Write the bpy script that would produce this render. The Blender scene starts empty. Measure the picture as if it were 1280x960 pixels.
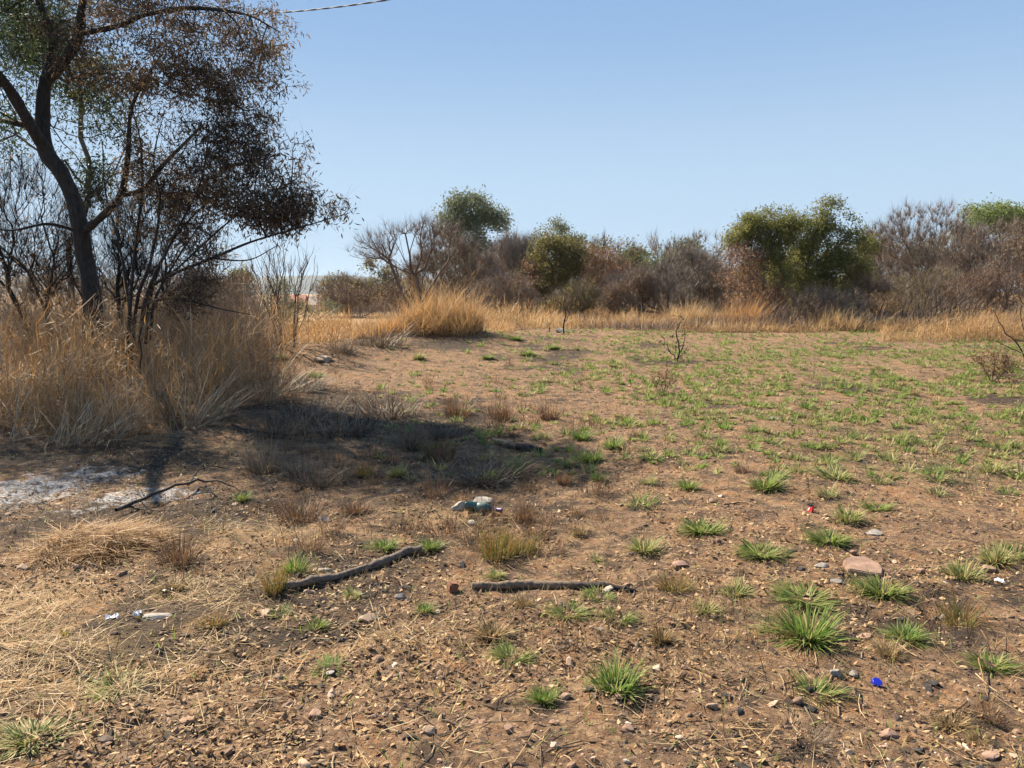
import bpy, bmesh, math, random
import numpy as np
from mathutils import Vector, Matrix

random.seed(7)
rng = np.random.default_rng(7)
R = math.radians
sc = bpy.context.scene
col = sc.collection

# ---------------------------------------------------------------- camera
CAM_H, PITCH, FPX = 1.6, R(6.8), 967.0
cam_d = bpy.data.cameras.new('camera')
cam_d.sensor_width = 36.0
cam_d.lens = 36.0 * FPX / 1280.0
cam_d.clip_start, cam_d.clip_end = 0.05, 12000
cam = bpy.data.objects.new('camera', cam_d)
cam.location = (0, 0, CAM_H)
cam.rotation_euler = (R(90) - PITCH, 0, 0)
col.objects.link(cam)
sc.camera = cam

# ---------------------------------------------------------------- sky, sun, exposure
HAZE_SKY = 1.12
SUN_EL, SUN_AZ = R(42), R(-47)          # azimuth from +Y, negative = to the left
w = bpy.data.worlds.new('World')
sc.world = w
w.use_nodes = True
wn = w.node_tree.nodes
bg = wn['Background']
sky = wn.new('ShaderNodeTexSky')
sky.sky_type = 'NISHITA'
sky.sun_disc = False
sky.sun_elevation = SUN_EL
sky.sun_rotation = SUN_AZ
sky.altitude = 1300
sky.air_density = 1.0
sky.dust_density = 0.7
sky.ozone_density = 2.0
bg.inputs[1].default_value = 0.07
tcw = wn.new('ShaderNodeTexCoord'); sx = wn.new('ShaderNodeSeparateXYZ')
wl = w.node_tree.links
wl.new(tcw.outputs['Generated'], sx.inputs[0])
dusty = wn.new('ShaderNodeValToRGB'); dusty.color_ramp.interpolation = 'EASE'
for i_, (p_, c_) in enumerate(((0.0, (.172, .222, .268)), (.10, (.160, .212, .268)), (.36, (.090, .148, .236)), (1.0, (.05, .10, .19)))):
    e_ = dusty.color_ramp.elements[i_] if i_ < 2 else dusty.color_ramp.elements.new(p_)
    e_.position = p_; e_.color = tuple(q_ * HAZE_SKY for q_ in c_) + (1,)
wl.new(sx.outputs[2], dusty.inputs[0])
up_ = wn.new('ShaderNodeVectorMath'); up_.operation = 'SCALE'; up_.inputs['Scale'].default_value = 1 / 0.07
wl.new(dusty.outputs[0], up_.inputs[0])
mxw = wn.new('ShaderNodeMix'); mxw.data_type = 'RGBA'; mxw.inputs[0].default_value = .95
wl.new(sky.outputs[0], mxw.inputs[6]); wl.new(up_.outputs[0], mxw.inputs[7])
wl.new(mxw.outputs[2], bg.inputs[0])
sl = bpy.data.lights.new('sun', 'SUN')
sl.energy = 5.0
sl.angle = R(0.53)
sl.color = (1.0, 0.875, 0.69)
sun = bpy.data.objects.new('sun', sl)
SDIR = Vector((math.sin(SUN_AZ) * math.cos(SUN_EL), math.cos(SUN_AZ) * math.cos(SUN_EL), math.sin(SUN_EL)))
sun.rotation_euler = SDIR.to_track_quat('Z', 'Y').to_euler()
sun.location = SDIR * 30
col.objects.link(sun)
sc.view_settings.view_transform = 'Standard'
sc.view_settings.look = 'None'
sc.view_settings.exposure = 1.52
sc.view_settings.gamma = 1.0
cy = sc.cycles
cy.max_bounces, cy.diffuse_bounces, cy.glossy_bounces = 6, 3, 2
cy.transmission_bounces, cy.volume_bounces, cy.transparent_max_bounces = 4, 0, 8
cy.use_denoising = True
cy.adaptive_threshold = 0.015

# ---------------------------------------------------------------- tagging
def tag(o, label=None, cat=None, group=None, kind=None):
    if label: o['label'] = label
    if cat: o['category'] = cat
    if group: o['group'] = group
    if kind: o['kind'] = kind
    return o

def empty(name, loc, rz=0.0):
    o = bpy.data.objects.new(name, None)
    o.empty_display_size = 0.1
    o.location = loc
    o.rotation_euler = (0, 0, rz)
    col.objects.link(o)
    return o

# ---------------------------------------------------------------- noise
def _hash(ix, iy, iz, seed):
    h = (ix.astype(np.int64) * 374761393 + iy.astype(np.int64) * 668265263 + iz.astype(np.int64) * 2147483647 + seed * 1274126177) & 0xffffffff
    h = ((h ^ (h >> 13)) * 1274126177) & 0xffffffff
    h = ((h ^ (h >> 16)) * 2246822519) & 0xffffffff
    return ((h ^ (h >> 15)) & 0xffffff) / float(0xffffff)

def vnoise(x, y, z=None, seed=0):
    x = np.asarray(x, float); y = np.asarray(y, float)
    if z is None:
        ix, iy = np.floor(x), np.floor(y)
        fx, fy = x - ix, y - iy
        fx, fy = fx * fx * (3 - 2 * fx), fy * fy * (3 - 2 * fy)
        o = np.zeros_like(ix)
        a, b = _hash(ix, iy, o, seed), _hash(ix + 1, iy, o, seed)
        c, d = _hash(ix, iy + 1, o, seed), _hash(ix + 1, iy + 1, o, seed)
        return (a + (b - a) * fx) * (1 - fy) + (c + (d - c) * fx) * fy
    z = np.asarray(z, float)
    ix, iy, iz = np.floor(x), np.floor(y), np.floor(z)
    fx, fy, fz = x - ix, y - iy, z - iz
    fx, fy, fz = [f * f * (3 - 2 * f) for f in (fx, fy, fz)]
    r = 0
    for dx in (0, 1):
        for dy in (0, 1):
            for dz in (0, 1):
                wgt = (fx if dx else 1 - fx) * (fy if dy else 1 - fy) * (fz if dz else 1 - fz)
                r = r + wgt * _hash(ix + dx, iy + dy, iz + dz, seed)
    return r

def fbm(x, y, seed=0, oct=3):
    r, a, f, s = 0, 1.0, 1.0, 0
    for k in range(oct):
        r = r + a * vnoise(x * f + 13.7 * k, y * f - 7.1 * k, seed=seed + k)
        s += a; a *= 0.5; f *= 2.03
    return r / s

def sstep(a, b, x):
    t = np.clip((x - a) / (b - a), 0, 1)
    return t * t * (3 - 2 * t)

def gauss(x, y, cx, cy_, sx, sy, rot=0.0):
    c, s = math.cos(rot), math.sin(rot)
    dx, dy = x - cx, y - cy_
    a, b = (c * dx + s * dy) / sx, (-s * dx + c * dy) / sy
    return np.exp(-(a * a + b * b))

# ---------------------------------------------------------------- terrain
def ground_h(x, y):
    x = np.asarray(x, float); y = np.asarray(y, float)
    h = 0.013 * np.clip(y - 8, 0, 34)
    near = 1.0 / (1.0 + (np.maximum(y, 0) / 60.0) ** 2)
    h = h + (fbm(x * 0.45, y * 0.45, 3) - 0.5) * 0.10 * near
    h = h + (fbm(x * 2.2, y * 2.2, 5) - 0.5) * 0.066 * near
    h = h + (fbm(x * 8.0, y * 8.0, 9) - 0.5) * 0.044 * near + (vnoise(x * 21.0, y * 21.0, seed=19) - 0.5) * 0.012 * np.exp(-np.maximum(y, 0) / 9)
    h = h + 0.48 * gauss(x, y, -1.9, 20.5, 2.8, 2.4) + 0.30 * gauss(x, y, -4.3, 17.0, 1.9, 1.8)
    h = h + 0.16 * gauss(x, y, 2.2, 25.5, 2.6, 1.5)
    h = h + 0.20 * gauss(x, y, -6.0, 10.5, 2.8, 2.2)
    left = sstep(12, -10, x - 0.12 * y)
    h = h - np.clip(y - 46, 0, 160) * 0.045 * left
    return h

CP, SP = math.cos(PITCH), math.sin(PITCH)
def ray(u, v):
    a, b = (u - 640.0) / FPX, (480.0 - v) / FPX
    return np.array([a, CP + b * SP, -SP + b * CP])

def px(u, v, D):
    d = ray(u, v)
    return np.array([0, 0, CAM_H]) + d * (D / d[1])

_GC = {}
def G(u, v):
    """where the ground lies along the line of sight through a point of the photograph"""
    if (u, v) in _GC: return _GC[(u, v)].copy()
    d = ray(u, v); d = d / d[1]
    ts = 1.2 * (70 / 1.2) ** np.linspace(0, 1, 110)
    for _ in range(2):
        P = np.array([0, 0, CAM_H])[None] + ts[:, None] * d[None]
        below = P[:, 2] <= ground_h(P[:, 0], P[:, 1])
        i = max(1, int(np.argmax(below))) if below.any() else len(P) - 1
        ts = np.linspace(ts[i - 1], ts[i], 24)
    _GC[(u, v)] = P[i]
    return P[i].copy()

def gz(x, y):
    return float(ground_h(np.array([x]), np.array([y]))[0])

# ---------------------------------------------------------------- mesh building
class Geo:
    def __init__(self):
        self.V, self.Q, self.T, self.r, self.t, self.mq, self.mt, self.n = [], [], [], [], [], [], [], 0
    def add(self, V, Q=None, T=None, rnd=0.5, t=0.5, mi=0):
        V = np.asarray(V, float).reshape(-1, 3)
        if len(V) == 0: return self
        self.V.append(V)
        if Q is not None and len(Q):
            Q = np.asarray(Q).reshape(-1, 4); self.Q.append(Q + self.n); self.mq.append(np.full(len(Q), mi))
        if T is not None and len(T):
            T = np.asarray(T).reshape(-1, 3); self.T.append(T + self.n); self.mt.append(np.full(len(T), mi))
        self.r.append(np.broadcast_to(np.asarray(rnd, float), (len(V),)))
        self.t.append(np.broadcast_to(np.asarray(t, float), (len(V),)))
        self.n += len(V)
        return self
    def mesh(self, name, mats, smooth=False, origin=None):
        V = np.concatenate(self.V) if self.V else np.zeros((0, 3))
        if origin is not None: V = V - np.asarray(origin)
        Q = np.concatenate(self.Q) if self.Q else np.zeros((0, 4), int)
        T = np.concatenate(self.T) if self.T else np.zeros((0, 3), int)
        me = bpy.data.meshes.new(name)
        me.vertices.add(len(V)); me.vertices.foreach_set('co', V.ravel())
        nl = Q.size + T.size
        me.loops.add(nl)
        me.loops.foreach_set('vertex_index', np.concatenate([Q.ravel(), T.ravel()]).astype(np.int32))
        me.polygons.add(len(Q) + len(T))
        ls = np.concatenate([np.arange(len(Q)) * 4, Q.size + np.arange(len(T)) * 3]).astype(np.int32)
        me.polygons.foreach_set('loop_start', ls)
        mi = np.concatenate(self.mq + self.mt).astype(np.int32) if (self.mq or self.mt) else np.zeros(0, np.int32)
        me.polygons.foreach_set('material_index', mi)
        me.polygons.foreach_set('use_smooth', np.full(len(mi), smooth, bool))
        for nm, arr in (('rnd', self.r), ('t', self.t)):
            a = me.attributes.new(nm, 'FLOAT', 'POINT')
            a.data.foreach_set('value', np.concatenate(arr).astype(np.float32))
        for m in (mats if isinstance(mats, (list, tuple)) else [mats]): me.materials.append(m)
        me.update(calc_edges=True)
        return me
    def obj(self, name, mats, parent=None, smooth=False, origin=None, loc=None):
        o = bpy.data.objects.new(name, self.mesh(name, mats, smooth, origin))
        col.objects.link(o)
        if parent is not None: o.parent = parent
        elif origin is not None: o.location = origin
        if loc is not None: o.location = loc
        return o

def blades(root, az, length, width, lean, curl, nseg=3, rnd=None, twist=0.6):
    """tapered curved blades; arrays of n"""
    root = np.asarray(root, float); n = len(root)
    az, length, width, lean, curl = [np.broadcast_to(np.asarray(a, float), (n,)) for a in (az, length, width, lean, curl)]
    k = nseg + 1
    P = np.zeros((n, k, 3)); P[:, 0] = root
    for i in range(1, k):
        th = lean + curl * (i - 0.5) / nseg
        d = np.stack([np.sin(th) * np.cos(az), np.sin(th) * np.sin(az), np.cos(th)], 1)
        P[:, i] = P[:, i - 1] + d * (length / nseg)[:, None]
    sa = az + np.pi / 2 + rng.normal(0, twist, n)
    side = np.stack([np.cos(sa), np.sin(sa), rng.normal(0, .15, n)], 1)
    s = np.arange(nseg) / nseg
    wp = np.where(s == 0, 0.75, (1 - s) ** 0.6)
    L = P[:, :nseg] - side[:, None] * (wp[None, :, None] * width[:, None, None] * .5)
    Rr = P[:, :nseg] + side[:, None] * (wp[None, :, None] * width[:, None, None] * .5)
    V = np.concatenate([np.stack([L, Rr], 2).reshape(n, -1, 3), P[:, nseg:nseg + 1]], 1)
    m = 2 * nseg + 1
    base = (np.arange(n) * m)[:, None]
    Q = None
    if nseg > 1:
        q = np.array([[2 * i, 2 * i + 1, 2 * i + 3, 2 * i + 2] for i in range(nseg - 1)])
        Q = (base[:, :, None] + q[None]).reshape(-1, 4)
    T = (base + np.array([[2 * nseg - 2, 2 * nseg - 1, 2 * nseg]])).reshape(-1, 3)
    rnd = rng.random(n) if rnd is None else rnd
    t = np.concatenate([np.repeat(s, 2), [1.0]])
    return V.reshape(-1, 3), Q, T, np.repeat(rnd, m), np.tile(t, n)

def tubes(P, Rd, sides=5, rnd=None):
    """batch of n polylines with k points"""
    P = np.asarray(P, float); Rd = np.asarray(Rd, float)
    n, k, _ = P.shape
    Tn = np.gradient(P, axis=1)
    Tn /= np.linalg.norm(Tn, axis=2, keepdims=True) + 1e-9
    T0 = P[:, -1] - P[:, 0]
    T0 = T0 / (np.linalg.norm(T0, axis=1, keepdims=True) + 1e-9)
    ref = np.where(np.abs(T0[:, 2:3]) > 0.8, np.array([[1.0, 0, 0]]), np.array([[0, 0, 1.0]]))
    A = np.cross(Tn, ref[:, None]); A /= np.linalg.norm(A, axis=2, keepdims=True) + 1e-9
    B = np.cross(Tn, A)
    th = np.arange(sides) * 2 * np.pi / sides
    ring = A[:, :, None] * np.cos(th)[None, None, :, None] + B[:, :, None] * np.sin(th)[None, None, :, None]
    V = P[:, :, None] + ring * Rd[:, :, None, None]
    i = np.arange(k - 1)[:, None]; j = np.arange(sides)[None]
    q = np.stack([i * sides + j, i * sides + (j + 1) % sides, (i + 1) * sides + (j + 1) % sides, (i + 1) * sides + j], -1).reshape(-1, 4)
    Q = ((np.arange(n) * k * sides)[:, None, None] + q[None]).reshape(-1, 4)
    rnd = rng.random(n) if rnd is None else rnd
    t = np.tile(np.repeat(np.linspace(0, 1, k), sides), n)
    return V.reshape(-1, 3), Q, None, np.repeat(np.broadcast_to(rnd, (n,)), k * sides), t

def leaves(C, length, width, droop=0.4, rnd=None, dirs=None, flat=False):
    """folded diamond leaves (two triangles each)"""
    n = len(C)
    length = np.broadcast_to(np.asarray(length, float), (n,)); width = np.broadcast_to(np.asarray(width, float), (n,))
    d = rng.normal(size=(n, 3)) if dirs is None else dirs.copy()
    d[:, 2] -= droop
    d /= np.linalg.norm(d, axis=1, keepdims=True) + 1e-9
    s = np.cross(d, rng.normal(size=(n, 3)) if not flat else np.array([0, 0, 1.0]) + rng.normal(0, .45, (n, 3))); s /= np.linalg.norm(s, axis=1, keepdims=True) + 1e-9
    nn = np.cross(d, s)
    tip = C + d * length[:, None]
    mid = C + d * (length * .45)[:, None] + nn * (length * .1)[:, None]
    a, b = mid - s * (width * .5)[:, None], mid + s * (width * .5)[:, None]
    V = np.stack([C, a, tip, b], 1).reshape(-1, 3)
    i = (np.arange(n) * 4)[:, None]
    T = np.concatenate([i + np.array([[0, 1, 2]]), i + np.array([[0, 2, 3]])], 1).reshape(-1, 3)
    rnd = rng.random(n) if rnd is None else rnd
    return V, None, T, np.repeat(rnd, 4), np.tile([0, .5, 1, .5], n)

_t = (1 + 5 ** .5) / 2
ICO_V = np.array([(-1, _t, 0), (1, _t, 0), (-1, -_t, 0), (1, -_t, 0), (0, -1, _t), (0, 1, _t), (0, -1, -_t), (0, 1, -_t), (_t, 0, -1), (_t, 0, 1), (-_t, 0, -1), (-_t, 0, 1)]) / 1.9
ICO_F = np.array([(0, 11, 5), (0, 5, 1), (0, 1, 7), (0, 7, 10), (0, 10, 11), (1, 5, 9), (5, 11, 4), (11, 10, 2), (10, 7, 6), (7, 1, 8), (3, 9, 4), (3, 4, 2), (3, 2, 6), (3, 6, 8), (3, 8, 9), (4, 9, 5), (2, 4, 11), (6, 2, 10), (8, 6, 7), (9, 8, 1)])
def pebbles(C, size, flat=0.6, rnd=None):
    n = len(C)
    V = ICO_V[None] * rng.uniform(.62, 1.25, (n, 12, 1))
    sc3 = np.stack([rng.uniform(.8, 1.5, n), rng.uniform(.6, 1.0, n), flat * rng.uniform(.5, 1.2, n)], 1)
    V = V * sc3[:, None]
    a = rng.uniform(0, 6.28, n); c, s = np.cos(a)[:, None], np.sin(a)[:, None]
    tl = rng.normal(0, .3, n)[:, None]
    z2 = V[..., 2] + tl * V[..., 0]
    x, y = V[..., 0] * c - V[..., 1] * s, V[..., 0] * s + V[..., 1] * c
    V = np.stack([x, y, z2], -1) * (np.asarray(size) * .5)[:, None, None] + C[:, None]
    T = ((np.arange(n) * 12)[:, None, None] + ICO_F[None]).reshape(-1, 3)
    rnd = rng.random(n) if rnd is None else rnd
    return V.reshape(-1, 3), None, T, np.repeat(rnd, 12), 0.5

def spline(pts, n):
    """Catmull-Rom through pts (m,d), n samples"""
    p = np.asarray(pts, float)
    q = np.concatenate([[2 * p[0] - p[1]], p, [2 * p[-1] - p[-2]]])
    u = np.linspace(0, len(p) - 1 - 1e-6, n)
    i = u.astype(int); f = (u - i)[:, None]
    a, b, c, d = q[i], q[i + 1], q[i + 2], q[i + 3]
    return .5 * (2 * b + (c - a) * f + (2 * a - 5 * b + 4 * c - d) * f ** 2 + (3 * b - a - 3 * c + d) * f ** 3)

# ---------------------------------------------------------------- materials
def newmat(name):
    m = bpy.data.materials.new(name); m.use_nodes = True
    nt = m.node_tree
    return m, nt, nt.nodes, nt.links, nt.nodes['Principled BSDF']

def ramp(nodes, stops, interp='LINEAR'):
    r = nodes.new('ShaderNodeValToRGB'); cr = r.color_ramp
    cr.interpolation = interp
    while len(cr.elements) > 1: cr.elements.remove(cr.elements[-1])
    for i, (p, c) in enumerate(stops):
        e = cr.elements[0] if i == 0 else cr.elements.new(p)
        e.position = p; e.color = (*c, 1)
    return r

def leafmat(name, stops, tip=None, tipf=0.5, trans=0.35, rough=0.6, base=None):
    """colour by the leaf's own random number, paler tip / darker sheath as the plant has; some light passes through"""
    m, nt, N, L, P = newmat(name)
    at = N.new('ShaderNodeAttribute'); at.attribute_name = 'rnd'
    rp = ramp(N, stops); L.new(at.outputs['Fac'], rp.inputs[0])
    c = rp.outputs[0]
    if tip or base:
        a2 = N.new('ShaderNodeAttribute'); a2.attribute_name = 't'
        if tip:
            mr = N.new('ShaderNodeMapRange'); mr.inputs[1].default_value = .45; mr.inputs[2].default_value = 1.0; mr.inputs[4].default_value = tipf
            L.new(a2.outputs['Fac'], mr.inputs[0])
            mx = N.new('ShaderNodeMix'); mx.data_type = 'RGBA'
            L.new(mr.outputs[0], mx.inputs[0]); L.new(c, mx.inputs[6]); mx.inputs[7].default_value = (*tip, 1)
            c = mx.outputs[2]
        if base:
            mr = N.new('ShaderNodeMapRange'); mr.inputs[1].default_value = 0; mr.inputs[2].default_value = .35; mr.inputs[3].default_value = .8; mr.inputs[4].default_value = 0
            L.new(a2.outputs['Fac'], mr.inputs[0])
            mx = N.new('ShaderNodeMix'); mx.data_type = 'RGBA'
            L.new(mr.outputs[0], mx.inputs[0]); L.new(c, mx.inputs[6]); mx.inputs[7].default_value = (*base, 1)
            c = mx.outputs[2]
    L.new(c, P.inputs['Base Color'])
    P.inputs['Roughness'].default_value = rough
    P.inputs['Specular IOR Level'].default_value = 0.3
    if trans > 0:
        tr = N.new('ShaderNodeBsdfTranslucent'); L.new(c, tr.inputs[0])
        ms = N.new('ShaderNodeMixShader'); ms.inputs[0].default_value = trans
        L.new(P.outputs[0], ms.inputs[1]); L.new(tr.outputs[0], ms.inputs[2])
        L.new(ms.outputs[0], N['Material Output'].inputs[0])
    return m

def barkmat(name, c1, c2, scale=14.0, rough=.9, bump=.5):
    m, nt, N, L, P = newmat(name)
    tc = N.new('ShaderNodeTexCoord')
    mp = N.new('ShaderNodeMapping'); mp.inputs['Scale'].default_value = (1, 1, .3)
    L.new(tc.outputs['Object'], mp.inputs[0])
    nz = N.new('ShaderNodeTexNoise'); nz.inputs['Scale'].default_value = scale; nz.inputs['Detail'].default_value = 6
    L.new(mp.outputs[0], nz.inputs[0])
    rp = ramp(N, [(.3, c1), (.7, c2)]); L.new(nz.outputs[0], rp.inputs[0])
    L.new(rp.outputs[0], P.inputs['Base Color'])
    P.inputs['Roughness'].default_value = rough
    b = N.new('ShaderNodeBump'); b.inputs['Strength'].default_value = bump; b.inputs['Distance'].default_value = .02
    L.new(nz.outputs[0], b.inputs['Height']); L.new(b.outputs[0], P.inputs['Normal'])
    return m

def stonemat(name, stops, scale=22.0):
    m, nt, N, L, P = newmat(name)
    tc = N.new('ShaderNodeTexCoord'); oi = N.new('ShaderNodeObjectInfo')
    ad = N.new('ShaderNodeVectorMath'); ad.operation = 'ADD'
    L.new(tc.outputs['Object'], ad.inputs[0]); L.new(oi.outputs['Random'], ad.inputs[1])
    nz = N.new('ShaderNodeTexNoise'); nz.inputs['Scale'].default_value = scale; nz.inputs['Detail'].default_value = 8; nz.inputs['Roughness'].default_value = .7
    L.new(ad.outputs[0], nz.inputs[0])
    rp = ramp(N, stops); L.new(nz.outputs[0], rp.inputs[0])
    L.new(rp.outputs[0], P.inputs['Base Color']); P.inputs['Roughness'].default_value = .88
    b = N.new('ShaderNodeBump'); b.inputs['Strength'].default_value = .6; b.inputs['Distance'].default_value = .006
    L.new(nz.outputs[0], b.inputs['Height']); L.new(b.outputs[0], P.inputs['Normal'])
    return m

def plain(name, c, rough=.5, **kw):
    m, nt, N, L, P = newmat(name)
    tc = N.new('ShaderNodeTexCoord')
    nz = N.new('ShaderNodeTexNoise'); nz.inputs['Scale'].default_value = 40; nz.inputs['Detail'].default_value = 4
    L.new(tc.outputs['Object'], nz.inputs[0])
    rp = ramp(N, [(.3, tuple(x * .75 for x in c)), (.7, c)]); L.new(nz.outputs[0], rp.inputs[0])
    L.new(rp.outputs[0], P.inputs['Base Color']); P.inputs['Roughness'].default_value = rough
    for k, v in kw.items(): P.inputs[k].default_value = v
    return m

M = {}
M['green'] = leafmat('green_blade', [(0, (.06, .13, .020)), (.35, (.115, .205, .034)), (.7, (.19, .28, .06)), (.87, (.28, .30, .10)), (1, (.44, .34, .16))], tip=(.36, .36, .13), tipf=.35, base=(.15, .13, .05), trans=.42)
M['pale'] = leafmat('pale_green_blade', [(0, (0.115, 0.172, 0.034)), (.4, (0.196, 0.241, 0.069)), (.7, (0.322, 0.299, 0.127)), (1, (0.483, 0.368, 0.184))], tip=(0.483, 0.414, 0.196), tipf=.5, base=(0.207, 0.149, 0.081))
M['olive'] = leafmat('olive_blade', [(0, (.07, .10, .02)), (.35, (.14, .15, .03)), (.6, (.22, .17, .05)), (.85, (.27, .13, .04)), (1, (.32, .20, .08))], tip=(.30, .15, .05), tipf=.7, base=(.10, .09, .03))
M['dry'] = leafmat('dry_blade', [(0, (.13, .10, .04)), (.4, (.24, .16, .07)), (.8, (.36, .25, .12)), (1, (.45, .34, .18))], trans=.25, base=(.12, .09, .05))
M['rust'] = leafmat('rusty_stalk', [(0, (.10, .055, .03)), (.5, (.19, .10, .05)), (1, (.28, .17, .09))], trans=.2, base=(.06, .045, .03))
M['char'] = leafmat('charred_stalk', [(0, (.05, .038, .03)), (.5, (.145, .105, .072)), (1, (.28, .205, .135))], trans=.2)
M['greystalk'] = leafmat('grey_stalk', [(0, (.08, .065, .05)), (.5, (.17, .135, .10)), (1, (.28, .22, .16))], trans=.15, base=(.06, .07, .03))
M['gold'] = leafmat('golden_grass', [(0, (.22, .11, .045)), (.4, (.39, .21, .08)), (.75, (.52, .31, .125)), (1, (.63, .45, .23))], trans=.40, base=(.22, .14, .07))
M['straw'] = leafmat('pale_straw', [(0, (.28, .18, .09)), (.4, (.44, .295, .145)), (.8, (.55, .40, .21)), (1, (.64, .51, .31))], trans=.35)
M['bankgrass'] = leafmat('bank_grass', [(0, (.13, .075, .038)), (.35, (.27, .15, .064)), (.7, (.42, .25, .105)), (1, (.58, .40, .2))], trans=.35)
M['greygrass'] = leafmat('grey_dead_grass', [(0, (.17, .13, .095)), (.5, (.33, .26, .18)), (1, (.52, .43, .30))], trans=.2)
M['litter'] = leafmat('fallen_leaf', [(0, (.06, .042, .03)), (.3, (.16, .095, .055)), (.6, (.29, .175, .09)), (.85, (.40, .26, .13)), (1, (.52, .38, .22))], trans=.15, rough=.7)
M['pebble'] = leafmat('pebble_stone', [(0, (.08, .06, .05)), (.3, (.18, .115, .08)), (.6, (.28, .17, .115)), (.85, (.35, .25, .185)), (1, (.45, .37, .30))], trans=0, rough=.9)
M['twig'] = leafmat('dead_twig', [(0, (.06, .045, .035)), (.5, (.19, .13, .08)), (1, (.38, .28, .17))], trans=0, rough=.85)
M['darkbark'] = barkmat('dark_bark', (.009, .007, .006), (.042, .033, .027), 26, .9, 1.0)
M['greybark'] = barkmat('grey_bark', (.10, .08, .065), (.24, .20, .165))
M['brownbark'] = barkmat('brown_bark', (.06, .042, .032), (.15, .11, .085))
M['palebark'] = barkmat('pale_bark', (.30, .26, .22), (.50, .45, .40))
M['scorched'] = leafmat('scorched_leaf', [(0, (.06, .044, .028)), (.4, (.125, .085, .052)), (.75, (.19, .125, .072)), (1, (.31, .195, .105))], trans=.48)
M['darkgreen'] = leafmat('dark_green_leaf', [(0, (.025, .038, .016)), (.5, (.055, .075, .028)), (1, (.10, .115, .045))], trans=.35)
M['leafgreen'] = leafmat('mid_green_leaf', [(0, (.065, .078, .024)), (.4, (.145, .155, .044)), (.8, (.24, .23, .07)), (1, (.34, .30, .11))], trans=.52)
M['olivegreen'] = leafmat('olive_green_leaf', [(0, (.08, .082, .026)), (.5, (.17, .155, .05)), (1, (.29, .24, .09))], trans=.5)
M['eucgreen'] = leafmat('grey_green_leaf', [(0, (0.086, 0.113, 0.061)), (.5, (0.164, 0.190, 0.103)), (1, (0.276, 0.284, 0.172))], trans=.3)
M['freshgreen'] = leafmat('fresh_green_leaf', [(0, (0.084, 0.126, 0.035)), (.5, (0.168, 0.217, 0.063)), (1, (0.280, 0.308, 0.112))], trans=.45)
M['redbrown'] = leafmat('red_brown_leaf', [(0, (.12, .066, .038)), (.5, (.235, .128, .074)), (1, (.38, .235, .14))], trans=.35)
M['brownleaf'] = leafmat('dull_brown_leaf', [(0, (0.134, 0.090, 0.054)), (.5, (0.256, 0.166, 0.096)), (1, (0.390, 0.270, 0.166))], trans=.3)
M['twigpurple'] = leafmat('purple_brown_twig', [(0, (.11, .082, .066)), (.5, (.215, .165, .13)), (1, (.35, .285, .225))], trans=0, rough=.9)
M['twiggrey'] = leafmat('grey_twig', [(0, (.10, .082, .07)), (.5, (.20, .165, .14)), (1, (.34, .295, .25))], trans=0, rough=.9)
M['twigdark'] = leafmat('dark_twig', [(0, (.02, .016, .013)), (.5, (.045, .034, .028)), (1, (.09, .07, .055))], trans=0, rough=.9)

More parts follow.
